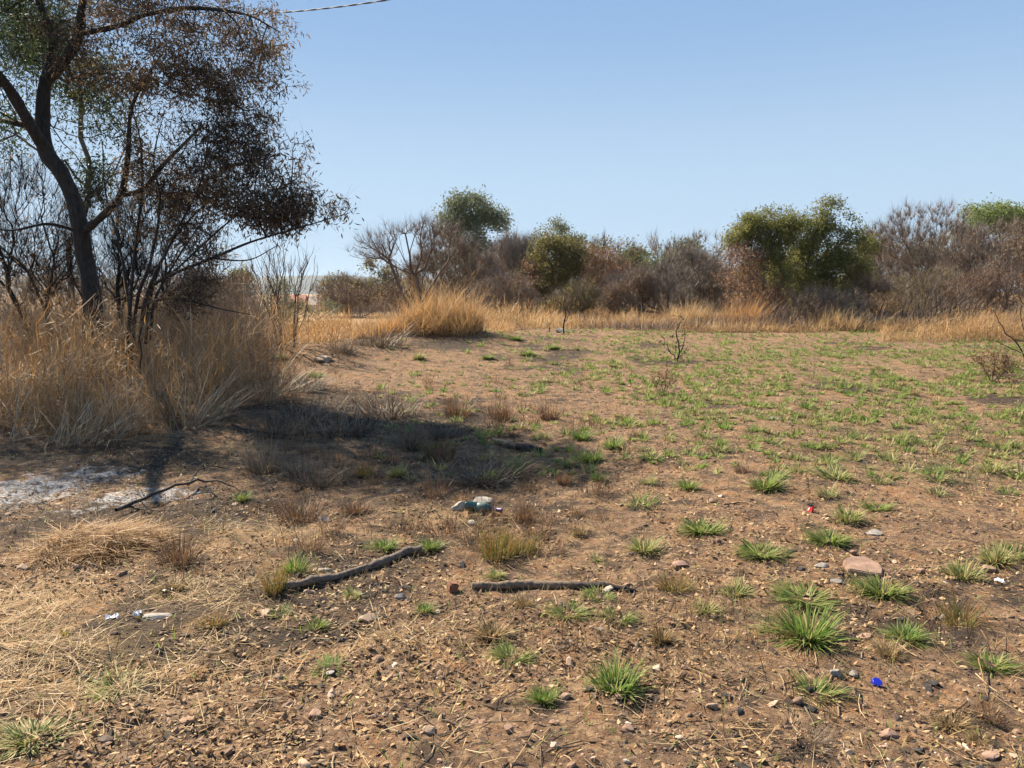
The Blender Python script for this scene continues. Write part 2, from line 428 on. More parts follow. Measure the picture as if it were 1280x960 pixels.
M['regrowth'] = leafmat('regrowth_blade', [(0, (.085, .145, .03)), (.4, (.165, .24, .05)), (.8, (.26, .31, .09)), (1, (.40, .35, .16))], trans=.48)
def ground_material():
    m, nt, N, L, P = newmat('dry_soil')
    geo = N.new('ShaderNodeNewGeometry'); pos = geo.outputs['Position']
    def noise(s, d=5, r=.6):
        n = N.new('ShaderNodeTexNoise'); n.inputs['Scale'].default_value = s; n.inputs['Detail'].default_value = d; n.inputs['Roughness'].default_value = r
        L.new(pos, n.inputs[0]); return n.outputs[0]
    def mix(f, a, b):
        x = N.new('ShaderNodeMix'); x.data_type = 'RGBA'
        for s, v in ((0, f), (6, a), (7, b)):
            if hasattr(v, 'links') or hasattr(v, 'is_linked'): L.new(v, x.inputs[s])
            else: x.inputs[s].default_value = v if s == 0 else (*v, 1)
        return x.outputs[2]
    def mr(v, a, b, c=0., d=1.):
        x = N.new('ShaderNodeMapRange'); L.new(v, x.inputs[0])
        for i, k in enumerate((a, b, c, d)): x.inputs[i + 1].default_value = k
        return x.outputs[0]
    def attr(n):
        a = N.new('ShaderNodeAttribute'); a.attribute_name = n; return a.outputs['Fac']
    def math_(op, a, b):
        x = N.new('ShaderNodeMath'); x.operation = op; x.use_clamp = op in ('ADD', 'MULTIPLY')
        for i, v in enumerate((a, b)):
            if hasattr(v, 'is_linked'): L.new(v, x.inputs[i])
            else: x.inputs[i].default_value = v
        return x.outputs[0]
    n1, n2, n3, n4 = noise(.8), noise(5, 6), noise(38, 6, .7), noise(150, 4, .7)
    c = mix(mr(n1, .38, .62), (.228, .128, .068), (.335, .184, .088))
    c = mix(mr(n2, .42, .68), c, (.175, .115, .078))
    c = mix(math_('MULTIPLY', mr(noise(2.1, 4), .57, .70), .75), c, (.37, .165, .07))
    c = mix(mr(n3, .42, .66, 0, .85), c, (.085, .058, .042))
    c = mix(mr(n4, .58, .75, 0, .5), c, (.40, .29, .19))
    # flakes of dead leaf and grit
    vo = N.new('ShaderNodeTexVoronoi'); vo.inputs['Scale'].default_value = 42; L.new(pos, vo.inputs[0])
    vs = N.new('ShaderNodeSeparateColor'); L.new(vo.outputs['Color'], vs.inputs[0])
    gr = ramp(N, [(0, (.10, .07, .05)), (.5, (.26, .165, .10)), (1, (.42, .29, .18))]); L.new(vs.outputs[0], gr.inputs[0])
    c = mix(math_('MULTIPLY', mr(vs.outputs[1], .55, .65), .55), c, gr.outputs[0])
    c = mix(math_('MULTIPLY', mr(noise(5.5, 8, .72), .49, .60), .85), c, (.066, .046, .036))  # dark flecks: scattered char, and shade at tuft bases painted in
    c = mix(math_('MULTIPLY', mr(noise(14, 6, .7), .54, .62), .6), c, (.36, .25, .145))
    c = mix(math_('MULTIPLY', mr(noise(1.3, 7, .75), .56, .68), .5), c, (.34, .235, .15))
    # straw chaff
    c = mix(math_('MULTIPLY', attr('straw'), mr(n3, .40, .60, .15, .85)), c, (.45, .31, .155))
    # green haze of tiny seedlings
    c = mix(math_('MULTIPLY', attr('mat_green'), mr(n3, .45, .62, 0, .75)), c, (.10, .115, .045))
    # burnt patches with painted-in shade, white ash
    bn = math_('ADD', attr('burn_shade'), mr(n2, .25, .75, -.35, .35))
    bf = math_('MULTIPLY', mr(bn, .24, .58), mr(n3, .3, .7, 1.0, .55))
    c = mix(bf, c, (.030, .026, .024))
    an = math_('ADD', attr('ash'), mr(noise(9, 6, .65), .3, .7, -.5, .5))
    af = math_('MULTIPLY', mr(an, .5, .85), mr(n3, .40, .60, .95, .12))
    c = mix(af, c, (.52, .52, .53))
    L.new(c, P.inputs['Base Color'])
    P.inputs['Roughness'].default_value = .95; P.inputs['Specular IOR Level'].default_value = .15
    h = math_('MULTIPLY', n3, .6)
    hs = N.new('ShaderNodeMath'); hs.operation = 'MULTIPLY_ADD'; L.new(vs.outputs[2], hs.inputs[0]); hs.inputs[1].default_value = .35; L.new(h, hs.inputs[2])
    h2 = N.new('ShaderNodeMath'); h2.operation = 'MULTIPLY_ADD'; L.new(n4, h2.inputs[0]); h2.inputs[1].default_value = .3; L.new(hs.outputs[0], h2.inputs[2])
    b = N.new('ShaderNodeBump'); b.inputs['Strength'].default_value = 1.0; b.inputs['Distance'].default_value = .04
    L.new(h2.outputs[0], b.inputs['Height']); L.new(b.outputs[0], P.inputs['Normal'])
    return m

# ---------------------------------------------------------------- ground masks (what lies where on the soil, some painted shade included)
def blob(x, y, u, v, ru, rv):
    c = G(u, v); e = G(u, v - rv * .9); f = G(u, v + rv * .9)
    return gauss(x, y, c[0], (e[1] + f[1]) / 2, ru / FPX * c[1], max((e[1] - f[1]) / 2, .1))
BURN_SHADE = [(420, 520, 110, 35, 1.0), (560, 530, 90, 30, .7), (130, 575, 210, 22, 1.0), (60, 660, 80, 28, .9), (290, 640, 130, 28, .85), (470, 590, 110, 30, .6),  # burnt ground, with some of the trees' shade painted in as dark soil
        (600, 590, 80, 22, .75), (690, 600, 60, 25, .6), (620, 655, 70, 20, .5), (900, 780, 110, 30, .25), (950, 880, 90, 28, .3), (560, 430, 60, 10, .8), (690, 425, 60, 7, .6),
        (850, 455, 60, 8, .4), (1180, 560, 130, 30, .3), (360, 690, 70, 10, .5), (230, 735, 40, 10, .5), (470, 430, 50, 12, .5), (720, 790, 60, 15, .2), (1190, 800, 50, 16, .3)]
ASH = [(40, 612, 95, 30, 1.0), (120, 594, 75, 15, .85), (190, 620, 80, 14, .9), (140, 625, 40, 14, .8), (90, 640, 60, 12, .6), (650, 695, 40, 8, .2)]
STRAW = [(90, 820, 170, 60, .95), (250, 745, 110, 30, .8), (30, 760, 90, 40, .7), (330, 665, 90, 14, .7), (560, 645, 70, 12, .7), (300, 560, 60, 10, .5), (900, 400, 400, 8, .8), (150, 690, 90, 18, .7), (480, 800, 90, 30, .3)]
MAT = [(1150, 545, 150, 35, .9), (1180, 590, 110, 22, .9), (1000, 570, 60, 12, .5), (900, 450, 300, 14, .6), (1100, 450, 250, 18, .7), (1000, 470, 250, 20, .4), (40, 910, 60, 35, .8), (150, 850, 60, 25, .6)]
def mask(x, y, lst):
    r = np.zeros_like(x)
    for u, v, ru, rv, k in lst: r = np.maximum(r, k * blob(x, y, u, v, ru, rv))
    return r

def make_ground():
    def geo(a, b, n): return a * (b / a) ** (np.arange(n) / n)
    y = np.concatenate([np.linspace(-4, 1.5, 14)[:-1], geo(1.5, 16, 380), geo(16, 60, 70), geo(60, 4600, 100), [4600.0]])
    nx = 430; ny = len(y)
    s = np.linspace(-1, 1, nx)
    tt = 0.82 * s + 1.2 * s ** 5
    Y, S = np.meshgrid(y, tt, indexing='ij')
    X = np.sqrt(Y * Y + 9.0) * S
    Z = ground_h(X, Y)
    V = np.stack([X, Y, Z], -1).reshape(-1, 3)
    i = np.arange(ny - 1)[:, None]; j = np.arange(nx - 1)[None]
    Q = np.stack([i * nx + j, i * nx + j + 1, (i + 1) * nx + j + 1, (i + 1) * nx + j], -1).reshape(-1, 4)
    g = Geo().add(V, Q)
    o = g.obj('ground', ground_material(), smooth=True)
    me = o.data
    fx, fy = V[:, 0], V[:, 1]
    for nm, lst in (('burn_shade', BURN_SHADE), ('ash', ASH), ('straw', STRAW), ('mat_green', MAT)):
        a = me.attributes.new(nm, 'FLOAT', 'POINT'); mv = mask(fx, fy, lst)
        if nm == 'burn_shade':
            for (bx, by, bw) in CHAR_SHADE_SPOTS:
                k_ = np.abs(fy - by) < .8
                mv[k_] = np.maximum(mv[k_], .62 * gauss(fx[k_], fy[k_], bx + .03, by - .02, bw, bw))  # shifted down-sun like a cast shadow
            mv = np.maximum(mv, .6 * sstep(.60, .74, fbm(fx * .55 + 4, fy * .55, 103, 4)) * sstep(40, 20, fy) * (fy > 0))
        if nm == 'straw': mv = np.maximum(mv, .9 * sstep(27.5, 31, fy))
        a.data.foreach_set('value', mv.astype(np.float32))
    tag(o, 'dry reddish brown stony ground with burnt patches, painted shade and white ash', 'ground', kind='structure')

CHAR_SHADE_SPOTS = []  # char rings with contact shade painted into the soil round near tussocks
# distant hills: a ridge of real depth
def make_hills():
    x = np.linspace(-3300, 1500, 150)
    prof = 58 + 20 * (fbm(x / 420, x * 0, 21, 4) - .5) + 10 * gauss(x, 0 * x, -760, 0, 260, 1)
    rows = []
    for k, (dy, f) in enumerate(((0, 0), (90, .35), (190, .7), (290, .95), (360, 1.0), (460, .93), (700, .5), (1000, 0))):
        rows.append(np.stack([x, 2700 + dy + 40 * (fbm(x / 150, x * 0 + k, 31) - .5), -9 + (prof + 9) * f + (3 * (fbm(x / 60, x * 0 + k * 3, 37) - .5) if 0 < f else 0)], 1))
    V = np.concatenate(rows); nx = len(x); ny = len(rows)
    i = np.arange(ny - 1)[:, None]; j = np.arange(nx - 1)[None]
    Q = np.stack([i * nx + j, i * nx + j + 1, (i + 1) * nx + j + 1, (i + 1) * nx + j], -1).reshape(-1, 4)
    m = stonemat('hill_bush', [(.3, (.025, .035, .025)), (.7, (.07, .07, .05))], .02)
    o = Geo().add(V, Q).obj('hills', m, smooth=True)
    tag(o, 'low blue hazy ridge on the horizon', 'hills', kind='structure')
make_hills()

# ---------------------------------------------------------------- trees
def mst(nodes, parent, plen, targets, bf=.5):
    """grow: every target joins the nearest node, long detours from the root cost extra"""
    nodes = list(map(np.asarray, nodes)); parent = list(parent); plen = list(plen)
    T = np.asarray(targets); m = len(T)
    N0 = np.array(nodes); PL = np.array(plen)
    D = np.linalg.norm(T[:, None] - N0[None], axis=2)
    C = D + bf * PL[None]
    bi = C.argmin(1); best = C[np.arange(m), bi]; alive = np.ones(m, bool)
    for _ in range(m):
        k = int(np.where(alive, best, 1e18).argmin())
        p = int(bi[k]); d = float(np.linalg.norm(T[k] - nodes[p]))
        nodes.append(T[k]); parent.append(p); plen.append(plen[p] + d); alive[k] = False
        dn = np.linalg.norm(T - T[k], axis=1) + bf * plen[-1]
        up = alive & (dn < best)
        best[up] = dn[up]; bi[up] = len(nodes) - 1
    return np.array(nodes), np.array(parent)

def radii(parent, tip=.004, p=2.2, rmax=None):
    n = len(parent); a = np.zeros(n); leaf = np.ones(n, bool); leaf[parent[parent >= 0]] = False
    a[leaf] = tip ** p
    for i in range(n - 1, -1, -1):
        if parent[i] >= 0: a[parent[i]] += a[i]
    r = a ** (1 / p)
    return (np.minimum(r, rmax) if rmax else r), leaf

def ell(D, es):
    """ellipsoids (u, v, ru, rv) of the photograph at distance D as real volumes"""
    out = []
    for e in es:
        u, v, ru, rv = e[:4]
        d = D + (e[4] if len(e) > 4 else 0)
        c = px(u, v, d)
        out.append((c, np.array([ru * d / FPX, max(.8 * ru, .7 * rv) * d / FPX, rv * d / FPX])))
    return out

def targets_in(es, n, shell=.5, gap=.42, gscale=1.0, seed=0):
    vol = np.array([np.prod(s) for _, s in es]) ** (2 / 3.); vol /= vol.sum()
    out = []
    while sum(map(len, out)) < n:
        k = rng.choice(len(es), 4 * n, p=vol)
        d = rng.normal(size=(4 * n, 3)); d /= np.linalg.norm(d, axis=1, keepdims=True)
        r = rng.random(4 * n) ** (1 / 3. * (1 - .75 * shell)) * rng.uniform(.9, 1.08, 4 * n)
        c = np.array([es[i][0] for i in k]); s = np.array([es[i][1] for i in k])
        r = r * (.70 + .60 * vnoise(d[:, 0] * 2.1 + c[:, 0], d[:, 1] * 2.1 + c[:, 1], d[:, 2] * 2.1 + c[:, 2], seed + 5))
        P = c + d * s * r[:, None]
        ok = vnoise(P[:, 0] / gscale, P[:, 1] / gscale, P[:, 2] / gscale, seed) > gap
        out.append(P[ok])
    return np.concatenate(out)[:n]

def edges_geo(g, nodes, parent, r, first, mi=0, wob=.12, thick=.03):
    idx = np.arange(first, len(nodes)); idx = idx[parent[idx] >= 0]
    pa = parent[idx]
    A, B = nodes[pa], nodes[idx]
    ln = np.linalg.norm(B - A, axis=1)
    mid = (A + B) / 2 + rng.normal(size=A.shape) * (ln * wob)[:, None] * .5 + np.array([0, 0, 1]) * (ln * -.04)[:, None]
    rb = r[idx]; ra = np.minimum(r[pa], rb * 1.25)
    P = np.stack([A, mid, B], 1); Rr = np.stack([ra, (ra + rb) / 2, rb], 1)
    for lo, hi, sd in ((thick, 9, 7), (.012, thick, 5), (0, .012, 3)):
        k = (rb >= lo) & (rb < hi)
        if k.any(): g.add(*tubes(P[k], Rr[k], sd), mi=mi)

def twiglets(g, pts, n, length, width, up=.3, mi=0, outward=None, nseg=1):
    k = rng.integers(0, len(pts), n)
    P = pts[k]
    d = rng.normal(size=(n, 3))
    if outward is not None:
        o = P - outward; o /= np.linalg.norm(o, axis=1, keepdims=True) + 1e-6
        d = d * .7 + o
    d[:, 2] += up
    d /= np.linalg.norm(d, axis=1, keepdims=True)
    az = np.arctan2(d[:, 1], d[:, 0]); lean = np.arccos(np.clip(d[:, 2], -1, 1))
    L = length * rng.uniform(.4, 1.3, n)
    g.add(*blades(P, az, L, width * rng.uniform(.6, 1.2, n), lean, rng.normal(0, .4, n), nseg, twist=1.5), mi=mi)
    return P, d, L

def cluster_leaves(g, C, n, spread, lmin, lmax, asp=.35, droop=.4, mi=0, part=1.0):
    k = rng.integers(0, len(C), n)
    if part < 1:                       # only some twigs carry sprays, of unlike size
        C = C[rng.permutation(len(C))[:max(4, int(len(C) * part))]]
        pw = rng.random(len(C)) + .15
        k = rng.choice(len(C), n, p=pw / pw.sum())
    P = C[k] + rng.normal(size=(n, 3)) * spread * np.array([1, 1, .75])
    L = rng.uniform(lmin, lmax, n)
    # leaves of one spray share a tint
    rn = np.clip(_hash(k, k * 0, k * 0, 5) * .55 + rng.random(n) * .45, 0, 1)
    g.add(*leaves(P, L, L * asp, droop, rn), mi=mi)

def plant(name, label, cat, u, D, es, N=260, bark='brownbark', leaf=None, nleaf=0, lsize=(.08, .16), spread=.22, asp=.4, twig=None, ntwig=0, tlen=.5, twid=.014,
          bf=.5, stems=1, shell=.5, gap=.42, gscale=1.2, tip=.006, leaf2=None, group=None, droop=.3, base_spread=.4, rmax=.16, up=.3):
    b = px(u, 400, D); b[2] = gz(b[0], D) - .05
    E = ell(D, [(e[0], e[1], e[2] * 1.1, e[3] * 1.08) + tuple(e[4:]) for e in es])
    if leaf and nleaf > 3000:             # lesser lobes break up the outline of each crown
        sat = []
        for c_, s_ in E:
            for _ in range(3):
                d_ = rng.normal(size=3); d_ /= np.linalg.norm(d_); d_[2] = abs(d_[2]) * .9 - .15
                sat.append((c_ + d_ * s_ * rng.uniform(.75, 1.0), s_ * rng.uniform(.28, .48) * np.array([1, 1, rng.uniform(.8, 1.3)])))
        E = [(c_, s_ * .88) for c_, s_ in E] + sat
    T = targets_in(E, N, shell, gap, gscale, seed=int(u) + 3)
    T = T[T[:, 2] > b[2] + .15]
    cen = np.mean([c for c, _ in E], axis=0)
    nodes, par, pl = [], [], []
    for s in range(stems):
        o = b + np.array([rng.normal(0, base_spread), rng.normal(0, base_spread), 0]) * (stems > 1)
        h = (cen[2] - b[2]) * (.45 if stems == 1 else .15)
        pth = np.array([o + (cen - o) * f * np.array([.5, .5, 1]) for f in np.linspace(0, h / max(cen[2] - b[2], .1), 4)])
        pth[1:] += rng.normal(0, .05, (3, 3)) * D / 40
        for i, p in enumerate(pth):
            nodes.append(p); par.append(len(nodes) - 2 if i else -1); pl.append(0 if i == 0 else i * .2 * .3)
    n0 = len(nodes)
    nodes, par = mst(nodes, par, pl, T, bf)
    r, lf = radii(par, tip, 2.2, rmax)
    root = empty(name, b)
    tag(root, label, cat, group)
    for s in range(stems):
        gt = Geo()
        i0 = s * 4
        P = spline(nodes[i0:i0 + 4], 9); rr = np.linspace(r[i0] * 1.15, r[i0 + 3], 9)
        gt.add(*tubes(P[None], rr[None], 8))
        gt.obj('trunk' if stems == 1 else 'stem', M[bark], root, True, origin=b)
    big = r > max(tip * 2.6, .02)
    gb = Geo()
    edges_geo(gb, nodes, par, r, n0)
    tag(gb.obj('branches', M[bark], root, True, origin=b), kind='stuff')
    end = nodes[n0:]
    if ntwig:
        g = Geo(); twiglets(g, end, ntwig, tlen, twid, up, outward=cen - np.array([0, 0, 1.0]), nseg=2 if D < 25 else 1)
        tag(g.obj('twigs', M[twig], root, origin=b), kind='stuff')
    if nleaf:
        g = Geo()
        if leaf2:                      # the scorched side of the crown
            c2 = ell(D, leaf2[1])
            inn = np.zeros(len(end), bool)
            for c, s in c2: inn |= (((end - c) / s) ** 2).sum(1) < 1
            if inn.any():
                g2 = Geo(); cluster_leaves(g2, end[inn], int(nleaf * inn.mean() * leaf2[2]), spread, *lsize, asp, droop)
                tag(g2.obj('scorched_foliage', M[leaf2[0]], root, origin=b), 'brown scorched side of the crown', kind='stuff')
            end = end[~inn]
        if len(end):
            cluster_leaves(g, end, int(nleaf * 1.25), spread, *lsize, asp, droop, part=.72)
            tag(g.obj('crown', M[leaf], root, origin=b), kind='stuff')
    return root

def trunk_tube(pts, rads, n=40, sides=14, knob=.15):
    P = spline(pts, n); rr = spline(np.array(rads)[:, None], n)[:, 0]
    V, Q, T, a, t = tubes(P[None], rr[None], sides)
    c = np.repeat(P, sides, 0)
    f = 1 + knob * (vnoise(V[:, 0] * 9, V[:, 1] * 9, V[:, 2] * 3.5, 4) - .5) * 2
    V = c + (V - c) * f[:, None]
    return (V, Q, T, a, t), P

def skeleton_tree(name, label, D, limbs, es, N, leafsets, bark='darkbark', twigmat='twigdark', ntwig=2500, tlen=.3, bf=.35, tip=.0035, gap=.36, gscale=.7, cat='tree', base=None, shell=.3):
    """limbs: name, [(u, v, dD, radius)...] traced limbs; crown grown between them"""
    nodes, par, pl, tubeset = [], [], [], []
    for nm, pts, attach in limbs:
        P3 = [px(a, b_, D + d) for a, b_, d, r_ in pts]
        geo, P = trunk_tube(P3, [q[3] for q in pts])
        tubeset.append((nm, geo))
        if attach is None: pi = -1
        else: pi = int(np.linalg.norm(np.array(nodes) - P[0], axis=1).argmin())
        for i, p in enumerate(P[::2]):
            nodes.append(p)
            par.append(pi if i == 0 else len(nodes) - 2)
            pl.append((pl[pi] if pi >= 0 else 0) * 1.0 if i == 0 else pl[-1] + .03)
    b = px(limbs[0][1][0][0], limbs[0][1][0][1], D)
    b[2] = gz(b[0], b[1])
    root = empty(name, b); tag(root, label, cat)
    for nm, geo in tubeset:
        Geo().add(*geo).obj(nm, M[bark], root, True, origin=b)
    n0 = len(nodes)
    E = ell(D, es)
    T = targets_in(E, N, shell, gap, gscale, seed=int(limbs[0][1][0][0]))
    nodes, par = mst(nodes, par, pl, T, bf)
    r, lf = radii(par, tip, 2.3, .05)
    g = Geo(); edges_geo(g, nodes, par, r, n0, thick=.02)
    tag(g.obj('branches', M[bark], root, True, origin=b), kind='stuff')
    end = nodes[n0:]
    g = Geo(); twiglets(g, end, ntwig, tlen, .008, .1, nseg=2)
    tag(g.obj('twigs', M[twigmat], root, origin=b), kind='stuff')
    for nm, mat, n, reg, spread, ls, asp in leafsets:
        e = end
        if reg:
            inn = np.zeros(len(end), bool)
            for c, s in ell(D, reg): inn |= (((end - c) / s) ** 2).sum(1) < 1.3
            e = end[inn]
        if len(e):
            g = Geo(); cluster_leaves(g, e, n, spread, *ls, asp, .8, part=.85)
            tag(g.obj(nm, M[mat], root, origin=b), kind='stuff')
    return root

# the big tree on the left
skeleton_tree('scorched_tree', 'large dark tree with thick leaning forked trunk and browned leaves rising from the dry grass', 12.2, [
    ('trunk', [(119, 520, 0, .19), (117, 394, 0, .150), (112, 350, 0, .128), (106, 322, .05, .125), (100, 285, 0, .122), (90, 245, .05, .115), (76, 215, 0, .12), (57, 188, 0, .118), (53, 144, .1, .10), (57, 96, .1, .09)], None),
    ('limb', [(60, 190, 0, .10), (40, 160, -.3, .085), (18, 122, -.6, .08), (0, 97, -.9, .07), (-60, 30, -1.6, .07), (-110, -60, -2.2, .03)], 0),
    ('limb', [(57, 98, .1, .075), (66, 50, .3, .062), (48, 0, .5, .05), (30, -70, .9, .04), (40, -150, 1.2, .015)], 0),
    ('limb', [(56, 102, .1, .085), (83, 74, 0, .072), (100, 40, -.2, .064), (104, 0, -.4, .05), (130, -80, -.7, .03)], 0),
    ('limb', [(98, 42, -.2, .045), (144, 33, -.5, .038), (184, 18, -.9, .03), (240, 10, -1.2, .03), (306, 18, -1.5, .016), (350, 40, -1.6, .006)], 0),
    ('limb', [(104, 290, 0, .065), (131, 267, -.2, .056), (152, 241, -.4, .05), (160, 192, -.6, .036), (166, 131, -.7, .024), (200, 70, -.9, .015)], 0),
    ('limb', [(152, 243, -.4, .05), (178, 237, -.5, .04), (205, 205, -.8, .028), (250, 160, -1.0, .015)], 0),
    ('limb', [(54, 150, .1, .07), (30, 155, .5, .055), (-20, 150, 1.0, .035), (-70, 175, 1.3, .015)], 0),
    ('limb', [(100, 290, 0, .03), (60, 280, -.4, .022), (10, 288, -.8, .015), (-40, 275, -1, .008)], 0),
], [(210, 60, 150, 65, -.8), (150, 0, 150, 55, -.2), (280, 60, 80, 60, -1.2), (245, 125, 62, 45, -.9), (170, 120, 60, 50, -.6), (320, 110, 40, 34, -1.3), (20, 20, 80, 70, .5), (-40, 90, 70, 90, .4), (120, 140, 45, 60, .9), (60, -90, 160, 70, .3), (130, 70, 60, 50, .2), (-170, 30, 120, 100, -1), (-130, 140, 90, 70, -.6), (-75, 60, 90, 75, -1.2)], 2500,
    [('scorched_foliage', 'scorched', 22000, [(250, 40, 140, 75, -1), (260, 140, 110, 85, -.9), (140, 40, 80, 70, -.2), (180, -60, 170, 60)], .09, (.04, .11), .22),
     ('green_foliage', 'darkgreen', 24000, [(-75, 60, 90, 75, -1.2), (20, 20, 100, 80, .5), (-40, 90, 80, 90, .4), (-170, 30, 140, 120, -1), (-130, 140, 110, 90, -.6), (120, 150, 55, 70, .9), (60, -90, 120, 70, .3)], .14, (.05, .11), .26)],
    ntwig=6000, gap=.42, gscale=.5)

# multi-stemmed scorched tree just to its right
skeleton_tree('scorched_tree', 'slender many-stemmed scorched tree fanning out to the right of the thick trunk', 11.5, [
    ('stem', [(158, 470, 0, 0.0288), (163, 376, 0, 0.0259), (168, 320, .1, 0.0202), (177, 240, .2, 0.0151), (175, 175, .3, 0.0108), (160, 120, .5, 0.0058)], None),
    ('stem', [(164, 450, .1, 0.0259), (172, 374, .1, 0.0245), (190, 320, -.2, 0.0180), (200, 250, -.3, 0.0137), (192, 200, -.5, 0.0101), (205, 140, -.5, 0.0050)], None),
    ('stem', [(174, 440, 0, 0.0324), (184, 368, 0, 0.0288), (212, 345, -.3, 0.0245), (262, 324, -.6, 0.0202), (315, 302, -.8, 0.0151), (376, 284, -1.0, 0.0094), (437, 266, -1.1, 0.0036)], None),
    ('stem', [(182, 430, .1, 0.0259), (188, 372, .1, 0.0245), (205, 320, .2, 0.0187), (232, 280, .3, 0.0144), (275, 240, .4, 0.0101), (320, 215, .4, 0.0050)], None),
    ('stem', [(176, 430, -.2, 0.0245), (182, 372, -.1, 0.0230), (215, 300, -.3, 0.0166), (250, 230, -.5, 0.0122), (262, 170, -.6, 0.0079), (285, 120, -.6, 0.0043)], None),
    ('stem', [(168, 430, .2, 0.0252), (160, 372, .3, 0.0202), (150, 310, .4, 0.0144), (132, 240, .4, 0.0101), (128, 180, .4, 0.0050)], None),
    ('stem', [(188, 425, .2, 0.0216), (194, 374, .3, 0.0202), (225, 318, .5, 0.0144), (262, 262, .7, 0.0101), (300, 190, .8, 0.0050)], None),
    ('stem', [(210, 347, -.3, 0.0158), (260, 300, -.4, 0.0130), (305, 262, -.5, 0.0101), (350, 235, -.6, 0.0065), (400, 240, -.7, 0.0029)], 0),
    ('stem', [(174, 385, -.1, 0.0216), (200, 374, -.5, 0.0173), (235, 376, -.9, 0.0130), (275, 386, -1.2, 0.0086), (318, 394, -1.4, 0.0036)], 0),
    ('stem', [(264, 323, -.6, 0.0130), (310, 325, -.7, 0.0086), (345, 308, -.8, 0.0050)], 0),
], [(330, 235, 70, 45, -.6), (270, 200, 60, 60, -.4), (385, 252, 50, 26, -.9), (425, 256, 26, 18, -1.1), (395, 240, 34, 22, -1.0), (350, 280, 40, 16, -.9), (240, 250, 50, 45, 0), (300, 170, 50, 45, -.4), (190, 240, 50, 70, .2), (350, 200, 40, 30, -.5), (250, 320, 60, 40, -.2), (235, 372, 34, 20, -.9), (280, 384, 34, 14, -1.2), (255, 355, 26, 14, -.8), (350, 262, 60, 24, -.8)], 1600,
    [('scorched_foliage', 'scorched', 14500, None, .095, (.04, .12), .22)], ntwig=6000, gscale=.45, gap=.40, tip=.0042)

# bare shrubs and trees behind on the left
plant('bare_shrub', 'bare black-twigged shrub at the left edge behind the thick trunk', 'shrub', 20, 14, [(20, 290, 80, 85), (-40, 250, 70, 90), (70, 330, 50, 45)], N=600, bark='darkbark', twig='twigdark', ntwig=6000, tlen=.5, twid=.010, stems=5, bf=.7, tip=.005, base_spread=.5, leaf='scorched', nleaf=1200, lsize=(.04, .09), spread=.12)
plant('bare_shrub', 'bare tangled shrub between the thick trunk and the slender stems', 'shrub', 130, 15, [(140, 320, 60, 60), (190, 300, 50, 60), (230, 330, 60, 45)], N=600, bark='darkbark', twig='twigdark', ntwig=6000, tlen=.5, twid=.010, stems=5, bf=.7, tip=.005, base_spread=.5)
plant('thicket_bush', 'dark brown thicket bush behind the grass at the far left', 'bush', 40, 19, [(30, 355, 80, 35), (100, 365, 60, 28)], N=350, twig='twigpurple', ntwig=5000, tlen=.5, twid=.012, stems=5, leaf='brownleaf', nleaf=1800, lsize=(.05, .1))
plant('thicket_bush', 'brown thicket bush behind the slender scorched stems', 'bush', 215, 20, [(200, 365, 70, 26), (270, 372, 50, 22)], N=350, twig='twigpurple', ntwig=5000, tlen=.5, twid=.012, stems=5, leaf='brownleaf', nleaf=1800, lsize=(.05, .1))
plant('green_tree', 'green leafy tree behind the forked trunk at the upper left', 'tree', 95, 17, [(120, 170, 55, 60), (60, 90, 70, 60), (20, 40, 70, 60), (150, 240, 40, 50), (-30, 130, 60, 70)], N=420, leaf='darkgreen', nleaf=12000, lsize=(.06, .13), spread=.2, asp=.3, gap=.5, gscale=1.0)
plant('far_tree', 'small far green tree left of the bare sapling', 'tree', 302, 80, [(302, 352, 12, 15), (292, 360, 12, 10)], N=120, leaf='leafgreen', nleaf=2500, lsize=(.2, .4), spread=.4)
plant('green_bush', 'dull green bush behind the bare sapling', 'bush', 347, 24, [(345, 372, 17, 25), (352, 395, 20, 18)], N=160, leaf='eucgreen', nleaf=2200, lsize=(.05, .1), spread=.12, twig='twigpurple', ntwig=900, tlen=.3, twid=.01, stems=3)
plant('green_bush', 'small dull bush hiding the lower walls of the red-roofed house', 'bush', 385, 34, [(370, 384, 26, 11), (398, 383, 26, 11)], N=140, leaf='eucgreen', nleaf=1800, lsize=(.06, .12), spread=.14, twig='twigpurple', ntwig=900, tlen=.3, twid=.014, stems=3)
plant('bare_sapling', 'thin bare sapling of upright whippy stems by the left grass bank', 'sapling', 355, 16.5, [(330, 330, 24, 22), (365, 325, 26, 24), (350, 360, 30, 26), (385, 345, 12, 20)], N=170, bark='brownbark', twig='twigpurple', ntwig=500, tlen=.3, twid=.009, stems=5, bf=.9, tip=.005, base_spread=.22, up=.9, gap=.2)
plant('brown_bush', 'low brown twiggy bush left of the bare acacia', 'bush', 440, 38, [(445, 368, 40, 20), (420, 378, 25, 14), (475, 372, 25, 18)], N=350, twig='twigpurple', ntwig=5000, tlen=.6, twid=.02, stems=4, leaf='brownleaf', nleaf=2200, lsize=(.06, .12))
plant('bare_acacia', 'bare flat-topped acacia with spreading grey branches behind the grass clump', 'tree', 515, 34, [(478, 306, 40, 20), (520, 312, 45, 26), (545, 295, 30, 18)], N=520, bark='brownbark', twig='twigpurple', ntwig=4200, tlen=.55, twid=.014, stems=2, bf=.75, tip=.009, base_spread=.15)
plant('bare_tree', 'dense bare reddish brown tree in front of the eucalyptus', 'tree', 565, 37, [(555, 326, 42, 32), (595, 350, 35, 34), (535, 338, 30, 34)], N=800, twig='twigpurple', ntwig=20000, tlen=.5, twid=.018, stems=3, bf=.6, leaf='brownleaf', nleaf=3000, lsize=(.05, .1))
